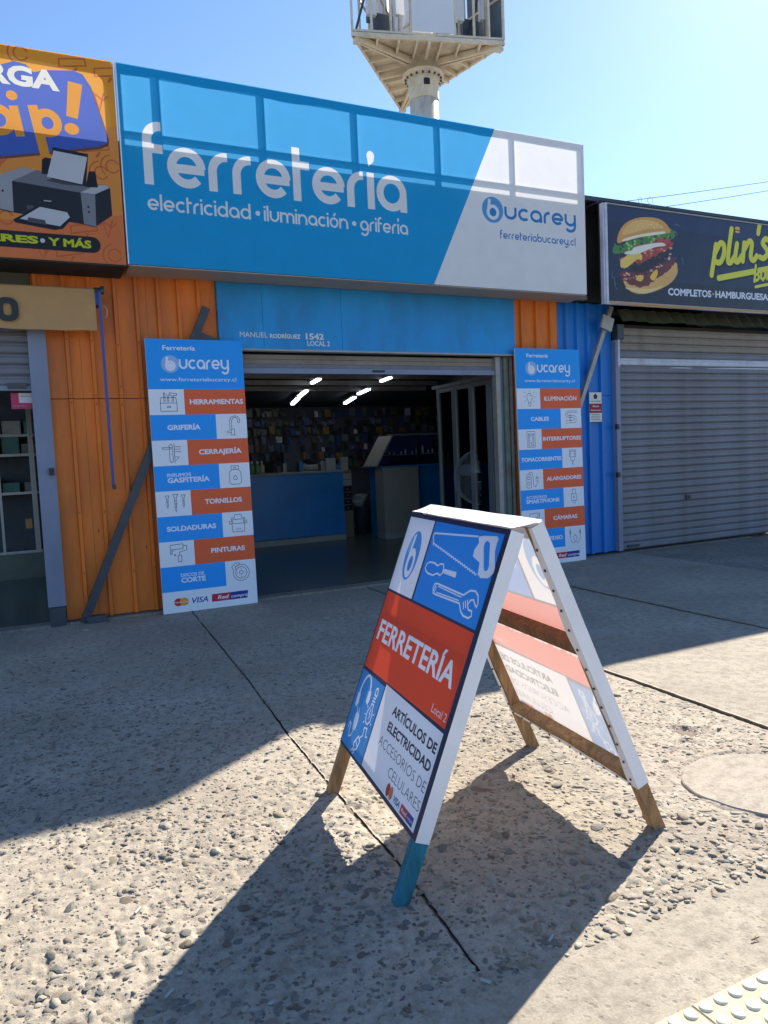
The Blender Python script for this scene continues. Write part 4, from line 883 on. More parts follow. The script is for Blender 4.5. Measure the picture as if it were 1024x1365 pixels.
# ================================================================== POSTERS
IC = {
 'tools': [[(.1, .05), (.9, .05), (.9, .45), (.1, .45), (.1, .05)], [(.1, .45), (.14, .72), (.86, .72), (.9, .45)], [(.42, .3), (.58, .3), (.58, .24), (.42, .24), (.42, .3)], [(.28, .5), (.28, .95), (.34, .95), (.34, .5)], [(.46, .5), (.46, .8), (.40, .9)], [(.52, .5), (.52, .8), (.58, .9)], [(.66, .5), (.70, .8), (.55, .86), (.58, .95), (.92, .90), (.9, .82), (.76, .82), (.73, .5)]],
 'tap': [[(.4, .05), (.66, .05)], [(.44, .05), (.44, .35), (.60, .35), (.60, .05)], [(.44, .18), (.25, .15), (.25, .25), (.40, .28)], [(.48, .35), (.48, .75), (.55, .92), (.70, .95), (.80, .85), (.80, .68), (.90, .68), (.90, .85), (.80, 1.0), (.62, 1.02), (.45, .95), (.38, .75), (.38, .35)]],
 'lock': [[(.38, .1), (.38, .85), (.46, .95), (.54, .85), (.54, .1), (.46, .02), (.38, .1)], [(.05, .7), (.48, .7), (.48, .78), (.05, .78), (.05, .7)], [(.44, .45), (.49, .45)], [(.62, .0), (.62, .98)], [(.62, .8), (.95, .8)], [(.62, .68), (.95, .68)], [(.62, .56), (.95, .56)], [(.62, .3), (.85, .3), (.65, .12)]],
 'gas': [[(.2, .12), (.2, .66), (.32, .78), (.68, .78), (.80, .66), (.80, .12), (.7, .04), (.3, .04), (.2, .12)], [(.32, .8), (.30, .98), (.70, .98), (.68, .8)], [(.44, .8), (.44, .9), (.56, .9), (.56, .8)], [(.5, .52), (.40, .36), (.44, .27), (.56, .27), (.60, .36), (.5, .52)]],
 'screw': [[(.02, .9), (.22, .9), (.15, .76), (.15, .4), (.12, .28), (.09, .4), (.09, .76), (.02, .9)], [(.38, .95), (.64, .95), (.55, .78), (.55, .22), (.51, .08), (.47, .22), (.47, .78), (.38, .95)], [(.80, .9), (1.0, .9), (.93, .76), (.93, .4), (.90, .28), (.87, .4), (.87, .76), (.80, .9)], [(.46, .6), (.56, .66)], [(.46, .45), (.56, .51)], [(.46, .3), (.56, .36)], [(.09, .6), (.15, .64)], [(.87, .6), (.93, .64)]],
 'mask': [[(.2, .1), (.15, .8), (.3, .82), (.35, .98), (.65, .98), (.7, .82), (.85, .8), (.8, .1), (.2, .1)], [(.22, .52), (.22, .74), (.78, .74), (.78, .52), (.22, .52)], [(.15, .66), (.05, .66), (.05, .52), (.17, .52)], [(.85, .66), (.95, .66), (.95, .52), (.83, .52)], [(.4, .2), (.42, .28)], [(.5, .2), (.5, .3)], [(.6, .2), (.58, .28)]],
 'roller': [[(.1, .72), (.1, .95), (.72, .98), (.72, .74), (.1, .72)], [(.72, .88), (.9, .88), (.9, .66), (.54, .58), (.54, .42)], [(.46, .42), (.62, .42), (.62, .10), (.46, .10), (.46, .42)], [(.1, .72), (.1, .5), (.17, .5), (.17, .66), (.26, .66)], [(.3, .5), (.26, .42), (.34, .42), (.3, .5)]],
 'disc': [[(.5+.42*math.cos(R(a)), .48+.42*math.sin(R(a))) for a in range(-200, 141, 20)], [(.5+.30*math.cos(R(a)), .48+.30*math.sin(R(a))) for a in range(0, 361, 30)], [(.5+.10*math.cos(R(a)), .48+.10*math.sin(R(a))) for a in range(0, 361, 45)], [(.12, .6), (.02, .8), (.2, 1.0), (.42, .98), (.38, .86), (.22, .82), (.22, .62)], [(.5, .66), (.5, .72)], [(.5, .30), (.5, .24)], [(.32, .48), (.26, .48)], [(.68, .48), (.74, .48)]],
 'bulb': [[(.4, .12), (.42, .32), (.30, .5), (.30, .66), (.40, .8), (.5, .83), (.6, .8), (.70, .66), (.70, .5), (.58, .32), (.6, .12)], [(.42, .24), (.58, .24)], [(.43, .12), (.5, .02), (.57, .12)], [(.5, .92), (.5, 1.0)], [(.15, .62), (.05, .62)], [(.85, .62), (.95, .62)], [(.2, .85), (.12, .93)], [(.8, .85), (.88, .93)], [(.2, .38), (.12, .30)], [(.8, .38), (.88, .30)], [(.5, .72), (.6, .66)]],
 'cable': [[(1.0, .95), (.25, .95), (.08, .85), (.08, .65), (.25, .55), (.70, .55), (.78, .45), (.70, .36), (.05, .36)], [(1.0, .84), (.28, .84), (.20, .76), (.28, .66), (.75, .66), (.90, .55), (.90, .30), (.75, .20), (.05, .20)], [(.4, .7), (.4, .3), (.48, .3), (.48, .7), (.4, .7)]],
 'switch': [[(.2, .02), (.2, .98), (.8, .98), (.8, .02), (.2, .02)], [(.3, .1), (.3, .84), (.7, .84), (.7, .1), (.3, .1)], [(.38, .1), (.38, .74), (.62, .74), (.62, .1)], [(.3, .84), (.38, .74)], [(.7, .84), (.62, .74)], [(.46, .25), (.5, .31), (.54, .25), (.5, .19), (.46, .25)], [(.5, .6), (.5, .68)]],
 'plug': [[(.25, .55), (.25, .98), (.75, .98), (.75, .55), (.25, .55)], [(.32, .62), (.32, .90), (.68, .90), (.68, .62)], [(.38, .7), (.38, .8)], [(.62, .7), (.62, .8)], [(.35, .55), (.35, .34), (.5, .28), (.65, .34), (.65, .55)], [(.46, .28), (.46, .12), (.54, .12), (.54, .28)], [(.5, .12), (.5, .0)]],
 'ext': [[(.05, .05), (.05, .78), (.12, .85), (.32, .85), (.38, .78), (.38, .05), (.30, .0), (.12, .0), (.05, .05)], [(.21+.09*math.cos(R(a)), .62+.1*math.sin(R(a))) for a in range(0, 361, 40)], [(.21+.09*math.cos(R(a)), .28+.1*math.sin(R(a))) for a in range(0, 361, 40)], [(.22, .85), (.3, .98), (.46, .95), (.54, .7), (.54, .2), (.68, .05), (.84, .2), (.84, .4)], [(.76, .4), (.76, .6), (.92, .6), (.92, .4), (.76, .4)], [(.80, .6), (.80, .7)], [(.88, .6), (.88, .7)]],
 'usb': [[(.38, .68), (.38, .98), (.62, .98), (.62, .68)], [(.30, .25), (.30, .68), (.70, .68), (.70, .25), (.30, .25)], [(.42, .25), (.42, .05)], [(.58, .25), (.58, .05)], [(.5, .58), (.5, .36)], [(.44, .5), (.5, .42), (.56, .5)]],
 'camera': [[(.12, .62), (.2, .88), (.75, .92), (.82, .80), (.70, .58), (.2, .55), (.12, .62)], [(.82, .92), (.96, .88), (.88, .60), (.74, .62)], [(.4, .56), (.45, .42), (.62, .42), (.66, .58)], [(.5, .42), (.48, .25), (.2, .25), (.2, .35)], [(.08, .1), (.08, .35), (.16, .35), (.16, .1), (.08, .1)]],
 'jack': [[(.1, .98), (.1, .5), (.14, .2), (.3, .05), (.5, .1), (.62, .25), (.62, .45), (.5, .55), (.38, .45), (.38, .25), (.5, .1), (.7, .05), (.86, .2), (.9, .5), (.9, .98)], [(.06, .62), (.06, .82), (.14, .82), (.14, .62), (.06, .62)], [(.86, .62), (.86, .82), (.94, .82), (.94, .62), (.86, .62)]]}
BLU = '#0E9AF4'; ORA = '#EA6236'; WHT = '#E9ECF6'
def card_logos(P, x0, y0, W, h, full=True):
    if full:
        P.ell(x0+h*.62, y0+h*.5, h*.5, h*.44, '#C8372C', 20); P.ell(x0+h*1.25, y0+h*.5, h*.5, h*.44, '#E8A040', 20); P.text('MasterCard', x0+h*.15, y0+h*.42, h*.16, x0+h*1.72, '#F2F2F2', bold=.01)
        P.text('VISA', x0+h*2.1, y0+h*.2, h*.62, x0+h*3.9, '#24459C', bold=.02, shear=.25)
    a = x0+h*4.3; b = x0+W
    P.poly([(a, y0+.08*h), (a+(b-a)*.5, y0+.08*h), (a+(b-a)*.54, y0+.95*h), (a+.06*h, y0+.95*h)], '#C22B4A'); P.poly([(a+(b-a)*.48, y0+.08*h), (b-.12*h, y0+.08*h), (b, y0+.95*h), (a+(b-a)*.52, y0+.95*h)], '#2B3590')
    P.text('Red', a+(b-a)*.16, y0+h*.3, h*.42, a+(b-a)*.47, '#F2F2F6', bold=.02, shear=.25); P.text('compra', a+(b-a)*.53, y0+h*.3, h*.36, b-.12*h, '#F2F2F6', bold=.01, shear=.25)
def poster(root, x0, x1, H, rows, names, y_bot, y_top, lab, webw):
    W = x1-x0
    P = Print([(0, 0), (W, 0), (W, H), (0, H)]); P.rect(0, 0, W, H, BLU)
    hh = .181*H; rh = .0925*H
    P.text('Ferretería', .17*W, H-.040*H, .017*H, .50*W, WHT, bold=.02)
    logo_b(P, .235*W, H-.090*H, .032*H, '#8FB8EC', WHT, WHT)
    geo_text(P, 'ucarey', .325*W, H-.108*H, .036*H, .845*W, WHT, t=.21, gap=.10)
    P.text('www.ferreteriabucarey.cl', .125*W, H-.152*H, .0135*H, .915*W, WHT, bold=.004)
    for k, (txt, icn, tx0, tx1) in enumerate(rows):
        z1 = H-hh-k*rh; z0 = z1-rh
        if k % 2 == 0: P.rect(0, z0, .355*W, z1, WHT); P.rect(.355*W, z0, W, z1, ORA); ix = .09*W
        else: P.rect(.67*W, z0, W, z1, WHT); ix = .735*W
        k_ = min(rh*.80, .21*W)
        for L in IC[icn]:
            P.stroke([(ix+p[0]*k_*1.0, z0+rh*.10+p[1]*k_) for p in L], .0052, '#4A4E62')
        if '|' in txt:
            a, b = txt.split('|'); P.text(a, tx0*W, z0+rh*.56, rh*.135, (tx0+(tx1-tx0)*(.56 if len(a) < 8 else .62 if len(b) > 6 else .95))*W, WHT, bold=.02); P.text(b, tx0*W, z0+rh*.32, rh*.20, tx1*W, WHT, bold=.035)
        else: P.text(txt, tx0*W, z0+rh*.40, rh*.20, tx1*W, WHT, bold=.035)
    zf = H-hh-8*rh; P.rect(0, 0, W, zf, WHT); card_logos(P, .10*W, zf*.28, .80*W, zf*.42)
    f = lambda u, v: (x0+u, y_bot+(y_top-y_bot)*v/H, v+.004)
    P.build('printed_face', f, M['poster'], root)
    t = .020
    V = [(x0, y_bot+.0015, .004), (x1, y_bot+.0015, .004), (x1, y_top+.0015, H+.004), (x0, y_top+.0015, H+.004)]; V += [(a, b+t, c) for a, b, c in V]
    mk('backing_frame', V, [(0, 1, 2, 3), (5, 4, 7, 6), (0, 4, 5, 1), (1, 5, 6, 2), (2, 6, 7, 3), (3, 7, 4, 0)], M['white'], root)
pl = thing('poster_board', 'tall product board left of the doorway, its first row showing a toolbox and HERRAMIENTAS', 'poster board', (1.51, 6.91, 0), 'tall leaning product boards')
poster(pl, 1.083, 1.953, 2.456, [('HERRAMIENTAS', 'tools', .41, .975), ('GRIFERÍA', 'tap', .165, .505), ('CERRAJERÍA', 'lock', .47, .925), ('INSUMOS|GASFITERÍA', 'gas', .13, .565), ('TORNILLOS', 'screw', .50, .895), ('SOLDADURAS', 'mask', .09, .60), ('PINTURAS', 'roller', .53, .895), ('DISCOS DE|CORTE', 'disc', .20, .455)], None, 6.895, 6.935, '', 0)
pr = thing('poster_board', 'tall product board right of the doorway, its first row showing a bulb and ILUMINACIÓN', 'poster board', (5.46, 6.91, 0), 'tall leaning product boards')
poster(pr, 5.036, 5.934, 2.456, [('ILUMINACIÓN', 'bulb', .42, .93), ('CABLES', 'cable', .20, .48), ('INTERRUPTORES', 'switch', .375, .985), ('TOMACORRIENTES', 'plug', .03, .655), ('ALARGADORES', 'ext', .41, .97), ('ACCESORIOS|SMARTPHONE', 'usb', .08, .60), ('CÁMARAS', 'camera', .49, .88), ('AUDIO Y VIDEO', 'jack', .06, .63)], None, 6.895, 6.935, '', 0)

# ================================================================== PAVEMENT SIGN
def frame_axes(x, y, z, yaw, roll, tilt):
    wv = Vector((math.sin(yaw)*math.cos(roll), math.cos(yaw)*math.cos(roll), math.sin(roll))); a = Vector((math.cos(yaw), -math.sin(yaw), 0))
    sv_ = a*math.sin(tilt) + a.cross(wv)*math.cos(tilt); return Vector((x, y, z)), wv, sv_, wv.cross(sv_)
af = thing('pavement_sign', 'white and blue folding pavement sign with orange FERRETERÍA panel standing on the cracked concrete', 'pavement sign', (1.43, 2.35, 0))
WF = .865
def aprint(P, H, wide=.865):
    nvy = '#101D48'; blu = '#0089E6'; org = '#EE4216'; wh = '#EDEDF7'
    k = wide/.865; kv = H/.981; X = lambda x: (x-.0)*k; Y = lambda y: y*kv
    def PT(L): return [(X(a), Y(b)) for a, b in L]
    P.rect(0, 0, wide, H, nvy)
    P.poly(PT([(.010, .655), (.274, .655), (.270, .963), (.010, .963)]), wh); P.poly(PT([(.290, .655), (.835, .655), (.835, .963), (.282, .963)]), blu)
    P.poly(PT([(.010, .327), (.835, .340), (.835, .645), (.010, .645)]), org)
    P.rect(X(.008), Y(.010), X(.282), Y(.313), '#2A87CF'); P.rect(X(.291), Y(.014), X(.836), Y(.326), wh)
    # emblem
    P.ell(X(.146), Y(.812), .068, .100, '#3A95DC', 40); P.ell(X(.150), Y(.782), .041, .060, wh, 32); P.ell(X(.152), Y(.780), .020, .032, '#2C88D6', 22)
    P.poly(PT([(.112, .888), (.136, .902), (.131, .86), (.131, .79), (.109, .79)]), wh); P.ell(X(.098), Y(.845), .006, .03, '#8CC2EC', 12)
    ln = '#DCE2F5'
    def S(pts, w=.0065, c=ln, cl=False): P.stroke(PT(pts), w, c, closed=cl)
    saw = [(.663, .938), (.700, .945), (.795, .949), (.800, .930), (.792, .915), (.815, .86), (.838, .846), (.835, .83), (.812, .821), (.763, .815), (.735, .825), (.725, .86), (.671, .877), (.668, .90), (.682, .92)]
    P.poly(PT([(.667, .940), (.700, .946), (.790, .953), (.806, .946), (.802, .93), (.806, .905), (.838, .855), (.838, .838), (.815, .819), (.765, .812), (.740, .82), (.728, .858), (.668, .872), (.664, .895), (.682, .918)]), ln)
    P.poly(PT([(.722, .925), (.735, .933), (.757, .928), (.797, .856), (.795, .842), (.780, .836), (.765, .846), (.722, .912)]), blu)
    S([(.664, .940), (.300, .918), (.296, .908), (.318, .878), (.322, .872)])
    z = []; 
    for i in range(40): t = i/39; z.append((.318+.415*t, .878-.062*t + (.005 if i % 2 else -.001)))
    S(z, .005)
    S([(.313, .785), (.318, .800), (.338, .810), (.385, .812), (.415, .806), (.440, .816), (.462, .817), (.474, .806), (.474, .786), (.460, .776), (.432, .780), (.400, .768), (.352, .768), (.325, .775)], cl=True)
    P.poly(PT([(.474, .803), (.585, .806), (.588, .786), (.474, .788)]), ln)
    S([(.435, .73), (.440, .742), (.462, .746), (.685, .742), (.724, .764), (.760, .768), (.785, .758), (.800, .735), (.797, .722), (.782, .728), (.765, .740), (.745, .735), (.735, .718), (.748, .705), (.775, .704), (.782, .690), (.765, .680), (.728, .680), (.700, .690), (.675, .712), (.470, .708), (.448, .710)], cl=True)
    S([(.452, .738), (.462, .728), (.456, .716), (.446, .722)], .005, cl=True); S([(.475, .738), (.675, .733)], .004); S([(.475, .716), (.665, .720)], .004)
    S([(.700, .722), (.715, .700)], .006); S([(.712, .728), (.727, .706)], .006); S([(.724, .734), (.739, .712)], .006)
    P.text('FERRETERÍA', X(.045), Y(.449), .082*kv, X(.797), '#F4F1F8', bold=.022, slope=.008); P.text('Local 2', X(.708), Y(.357), .026*kv, X(.825), '#E6D9E0', bold=-.0)
    P.text('ARTÍCULOS DE', X(.418), Y(.252), .034*kv, X(.822), '#141D3C', bold=.034, slope=.006); P.text('ELECTRICIDAD', X(.418), Y(.193), .034*kv, X(.820), '#141D3C', bold=.034, slope=.006)
    P.text('ACCESORIOS DE', X(.380), Y(.131), .033*kv, X(.826), '#1B2545', bold=-.012, slope=.006); P.text('CELULARES', X(.535), Y(.073), .033*kv, X(.826), '#1B2545', bold=-.012, slope=.004)
    P.ell(X(.575), Y(.040), .017, .022, '#A8322C', 16); P.ell(X(.605), Y(.040), .017, .022, '#C87A50', 16); P.text('VISA', X(.636), Y(.026), .022*kv, X(.692), '#22409A', bold=.03, shear=.2)
    P.poly(PT([(.704, .020), (.762, .020), (.766, .050), (.704, .050)]), '#C22B4A'); P.poly(PT([(.762, .020), (.815, .020), (.815, .050), (.766, .050)]), '#2B3590'); P.text('Red', X(.715), Y(.028), .013, X(.757), '#EEEEEE', bold=.01); P.text('compra', X(.767), Y(.030), .010, X(.811), '#EEEEEE')
    # headphones, bulb, charger, plug
    P.stroke(PT(arc(.105, .222, .055, 185, -8, 12, .085)), .011, ln); P.poly(PT([(.035, .22), (.062, .225), (.070, .185), (.058, .165), (.038, .172)]), ln); P.poly(PT([(.140, .255), (.170, .262), (.176, .225), (.165, .205), (.143, .212)]), ln)
    S([(.205, .208), (.190, .190), (.190, .168), (.205, .150), (.226, .148), (.243, .165), (.244, .188), (.232, .208), (.232, .225), (.208, .225)], .007, cl=True)
    S([(.206, .236), (.234, .238)], .008); S([(.206, .248), (.234, .250)], .008); S([(.210, .262), (.212, .285), (.230, .290), (.238, .270), (.234, .260)], .008, cl=True); S([(.222, .206), (.213, .188), (.226, .186), (.217, .165)], .006)
    for a in (150, 185, 220, 260, 300, 340, 20):
        S([(.217+.038*math.cos(R(a)), .178+.045*math.sin(R(a))), (.217+.050*math.cos(R(a)), .178+.060*math.sin(R(a)))], .005)
    P.poly(PT([(.078, .145), (.098, .160), (.118, .150), (.125, .110), (.115, .085), (.092, .085), (.080, .11)]), ln); S([(.088, .155), (.078, .172)], .006); S([(.108, .158), (.100, .175)], .006)
    S([(.104, .085), (.096, .060), (.075, .050), (.060, .070), (.062, .095), (.045, .100), (.040, .075)], .006)
    S([(.150, .050), (.178, .085), (.205, .075), (.195, .040), (.165, .025)], .007, cl=True); S([(.160, .065), (.190, .05)], .005); S([(.158, .030), (.140, .015)], .006); S([(.178, .024), (.165, .010)], .006); S([(.195, .085), (.215, .10), (.210, .13), (.235, .135), (.245, .105), (.262, .11)], .006)
def panel(pp, sgn, Hh, flip, feet, label):
    """sgn: side on which the print lies along the plane normal"""
    B, wv, sv_, nv_ = frame_axes(*pp); nv_ = nv_*sgn
    G = lambda u, s, n: B + wv*u + sv_*s + nv_*n
    P = Print([(0, 0), (WF, 0), (WF, Hh), (0, Hh)]); aprint(P, Hh)
    f = (lambda u, s: G(WF-u, s, .0015)) if flip else (lambda u, s: G(u, s, .0015))
    sh_ = P.build('printed_sheet', f, M['aprint' if flip else 'aprint_sunlit'], af)
    # faces must look outward
    nn_ = sh_.data.polygons[0].normal
    if nn_.dot(nv_) < 0: sh_.data.flip_normals()
    t = .045; lw = .042; z0 = -B.z/sv_.z
    def beam(nm, u0, u1, s0_, s1, m, n0=-t, n1=-.002):
        o = G(u0, s0_, n0); return MB().obox(o, wv*(u1-u0), nv_*(n1-n0), sv_*(s1-s0_)).build(nm, m, af)
    for u0, m in ((.002, feet[0]), (WF-lw-.002, feet[1])):
        beam('leg', u0, u0+lw, z0, -.003, M[m]); beam('side_rail', u0+.001, u0+lw-.001, -.002, Hh-.003, M['wood'])
    beam('cross_rail', lw+.003, WF-lw-.003, .004, .045, M['wood']); beam('cross_rail', lw+.003, WF-lw-.003, .53, .572, M['wood_dark']); beam('cross_rail', lw+.003, WF-lw-.003, Hh-.045, Hh-.004, M['white'])
    # white vinyl wrapped round the edges of the frame with a wavy return inside
    def wrap(nm, pts_a, pts_b): 
        n = len(pts_a); return mk(nm, list(pts_a)+list(pts_b), [(i, i+1, n+i+1, n+i) for i in range(n-1)], M['white'], af)
    th = .0015
    ss = [Hh*i/24 for i in range(25)]
    wav = lambda s: .012*math.sin(s*9+pp[3]*20) + .006*math.sin(s*23)
    wrap('edge_wrap', [G(-th, s, .001) for s in ss], [G(-th, s, -t-th) for s in ss]); wrap('edge_return', [G(-th, s, -t-th) for s in ss], [G(.034+wav(s), s, -t-th-.0015) for s in ss])
    wrap('edge_wrap', [G(WF+th, s, .001) for s in ss], [G(WF+th, s, -t-th) for s in ss]); wrap('edge_return', [G(WF+th, s, -t-th) for s in ss], [G(WF-.034+wav(s+2), s, -t-th-.0015) for s in ss])
    uu = [WF*i/24 for i in range(25)]
    wrap('edge_wrap', [G(u, -th, .001) for u in uu], [G(u, -th, -t-th) for u in uu]); wrap('edge_return', [G(u, -th, -t-th) for u in uu], [G(u, .016+.35*wav(u+1), -t-th-.001) for u in uu])
    wrap('edge_wrap', [G(u, Hh+th, .001) for u in uu], [G(u, Hh+th, -t-th) for u in uu])
    tk = None
    spots = [(.016+.3*wav(s), s) for s in [Hh*(i+.45)/13.5 for i in range(13)]] + [(WF*(i+.5)/12, .006+.1*wav(i)) for i in range(12)] + [(WF-.018, Hh*(i+.5)/11) for i in range(11)]
    for u, s in spots:
        p = G(u, s, -t-.004)
        if tk is None: tk = MB().tube(p, p-nv_*.003, .0048, 7).build('tack', M['black'], af, loc=tuple(p))
        else: dup(tk, loc=tuple(p), parent=af)
    return G
G1 = panel((.988, 1.935, .189, .132, .003, .367), -1, .981, True, ('wood_blue', 'wood'), '')
G2 = panel((1.878, 1.891, .184, .094, .009, -.403), 1, 1.014, False, ('wood', 'wood'), '')
# folded white cap over the hinge
A = [G1(0, .984, .0), G2(0, 1.018, .0)]; Bq = [G1(WF, .984, .0), G2(WF, 1.018, .0)]
V = []; nst = 12
for i in range(nst+1):
    t = i/nst; a0 = A[0].lerp(Bq[0], t); b0 = A[1].lerp(Bq[1], t); 
    for k in range(6): q = k/5; v = a0.lerp(b0, q); v = v + Vector((0, 0, .003 - .004*math.sin(math.pi*q) + .0008*math.sin(t*17+k))); V.append(v)
mk('top_cap', V, [(i*6+k, i*6+k+1, (i+1)*6+k+1, (i+1)*6+k) for i in range(nst) for k in range(5)], M['white'], af, True)

# ================================================================== BRACES, AWNING, NOTICE
br = thing('steel_brace', 'dark steel brace leaning from the pavement up the orange wall behind the left board', 'brace', (.48, 7.0, 0))
tp = onY(275, 413, 6.99); q = Vector((tp[0], 6.990, tp[1]+.02)); p = Vector((onZ(114, 834)[0], 6.990, .006))
MB().bar(p, q, .07, .04, (0, 1, 0)).build('strut', M['steel'], br)
MB().obox(p+Vector((.03, -.06, -.004)), (.17, .02, 0), (0, .08, 0), (-.02, 0, .055)).build('foot_bracket', M['steel'], br)
pm = p.lerp(q, .905); MB().bar(pm+Vector((0, -.003, 0)), pm+Vector((.22, -.003, -.09)), .11, .03, (0, 1, 0)).build('arm_bracket', M['steel'], br)
br2 = thing('steel_brace', 'grey steel brace with a square end plate slanting across the blue ribbed wall', 'brace', (6.2, 7.0, 1.8))
q = Vector((onY(815, 409, 6.985)[0], 6.985, onY(815, 409, 6.985)[1])); p = Vector((onY(766, 562, 6.985)[0], 6.985, onY(766, 562, 6.985)[1]))
MB().bar(p, q, .05, .035, (0, 1, 0)).build('strut', M['galv'], br2)
c = onY(803, 424, 6.88); MB().obox((c[0]-.02, 6.885, c[1]-.10), (.16, 0, -.055), (0, .03, 0), (.05, 0, .15)).build('end_plate', M['galv'], br2)
aw = thing('rolled_awning', 'beige canvas awning valance printed with a dark O above the left shop', 'awning', (-.4, 6.85, 2.5))
YA = 6.86
a = onY(0, 383, YA); b = onY(126, 388, YA); c_ = onY(125, 441, YA)
zt, zb_, xr = b[1], c_[1], b[0]
V = []; nx, nz = 40, 8
for i in range(nx+1):
    for j in range(nz+1):
        x = -1.8+(xr+1.8)*i/nx; t = j/nz; V.append((x, YA+.012*math.sin(x*7+t*2)*(t)+.01*math.sin(x*19)*t - .01*t, zt+(zb_-zt)*t-.006*math.sin(x*5)*t))
mk('valance', V, [(i*(nz+1)+j, (i+1)*(nz+1)+j, (i+1)*(nz+1)+j+1, i*(nz+1)+j+1) for i in range(nx) for j in range(nz)], M['canvas'], aw, True)
MB().tube((-1.8, YA+.02, zt+.005), (xr+.03, YA+.02, zt+.005), .020, 12).build('roller', M['canvas'], aw)
MB().tube((xr+.0, YA+.02, zt+.005), (xr+.05, YA+.02, zt+.005), .030, 10).tube((xr+.045, YA, zt+.01), (xr+.075, YA, zt+.01), .035, 8).build('end_fitting', M['steel'], aw)
MB().box(xr+.0, xr+.04, YA, YA+.17, zt-.11, zt-.01).build('wall_bracket', M['blueRod'], aw)
cO = onY(10, 412, YA-.02); P = []
def rring(cx, cz, rx, rz, r, y):
    pr = arc(cx+rx-r, cz-rz+r, r, -90, 0, 6)+arc(cx+rx-r, cz+rz-r, r, 0, 90, 6)+arc(cx-rx+r, cz+rz-r, r, 90, 180, 6)+arc(cx-rx+r, cz-rz+r, r, 180, 270, 6); return [(x, y, z) for x, z in pr]
def ltr_o(cx): 
    o_ = rring(cx, cO[1], .080, .095, .065, YA-.018); i_ = rring(cx, cO[1], .030, .050, .028, YA-.018); n = len(o_)
    return mk('letter', o_+i_, [(i, (i+1) % n, n+(i+1) % n, n+i) for i in range(n)], M['black'], aw)
ltr_o(cO[0]); 
tpx = onY(132, 388, YA-.02); bpx = onY(152, 646, YA+.06)
MB().bar((tpx[0], YA-.02, tpx[1]), (bpx[0], YA+.10, bpx[1]), .022, .022, (0, 1, 0)).build('crank_rod', M['blueRod'], aw)
MB().tube((bpx[0], YA+.10, bpx[1]), (bpx[0]+.01, YA+.10, bpx[1]-.04), .016, 8).build('crank_hook', M['steel'], aw)
lpp = [(tpx[0]+.03+.025*math.cos(t), YA-.01, tpx[1]-.17+.05*math.sin(t)) for t in np.linspace(-1.4, 1.6, 10)]
MB().path(lpp, .004, 5).build('crank_eye', M['galv'], aw)
no = thing('wall_notice', 'small white and red plastic notice fixed to the blue ribbed wall', 'notice', (6.26, 7.03, 1.6))
x0, z1 = onY(786, 523, 7.02); x1, z0 = onY(803, 562, 7.02); z1 = onY(803, 523, 7.02)[1]; Wn = x1-x0; Hn = z1-z0
P = Print([(0, 0), (Wn, 0), (Wn, Hn), (0, Hn)]); P.rect(0, 0, Wn, Hn, '#DDDCD2'); P.rect(0, Hn*.30, Wn, Hn*.62, '#8E1F2C')
P.poly([(Wn*.36, Hn*.78), (Wn*.64, Hn*.78), (Wn*.64, Hn*.86), (Wn*.72, Hn*.86), (Wn*.5, Hn*.97), (Wn*.28, Hn*.86), (Wn*.36, Hn*.86)], '#2A2C34'); P.text('seguridad', Wn*.10, Hn*.68, Hn*.05, Wn*.9, '#3A2A34', bold=.02)
P.text('Alarma', Wn*.22, Hn*.50, Hn*.07, Wn*.78, '#EAD8D8', bold=.02); P.text('Monitoreada', Wn*.10, Hn*.37, Hn*.06, Wn*.92, '#EAD8D8', bold=.01)
for i in range(4): P.rect(Wn*.12, Hn*(.06+.06*i), Wn*(.82 if i % 2 else .9), Hn*(.085+.06*i), '#8A8A86')
P.build('printed_face', lambda u, v: (x0+u, 7.0255, z0+v), M['notice'], no); MB().box(x0, x1, 7.027, 7.032, z0, z1).build('backing_plate', M['whiteplastic'], no)

# ================================================================== INSIDE THE HARDWARE SHOP
def cp(px, py, y0, z=None): a = onY(px, py, y0); return (a[0], y0, a[1])
YC = 11.2
cl = thing('shop_counter', 'long blue shop counter with a pale skirting at the left of the open doorway', 'counter', (3.9, YC, 0))
MB().box(2.3, 4.69, YC, YC+.6, .11, 1.10).build('front_panel', M['counter'], cl); MB().box(2.3, 4.70, YC-.004, YC+.6, .012, .10).build('skirting', M['skirt'], cl); MB().box(2.28, 4.70, YC-.02, YC+.62, 1.105, 1.135).build('counter_top', M['grey'], cl)
cr = thing('shop_counter', 'blue counter with grey end panel behind the folded glass door', 'counter', (6.2, 11.2, 0))
g0 = (5.17, 10.79); MB().box(5.30, 7.2, 11.0, 11.5, .012, 1.14).build('front_panel', M['counter'], cr); MB().box(5.17, 5.80, 10.70, 10.998, .10, 1.14).build('end_panel', M['grey'], cr); MB().box(5.165, 5.805, 10.69, 10.99, .012, .098).build('skirting', M['skirt'], cr); MB().box(5.15, 7.2, 10.66, 11.5, 1.142, 1.165).build('counter_top', M['counter'], cr)
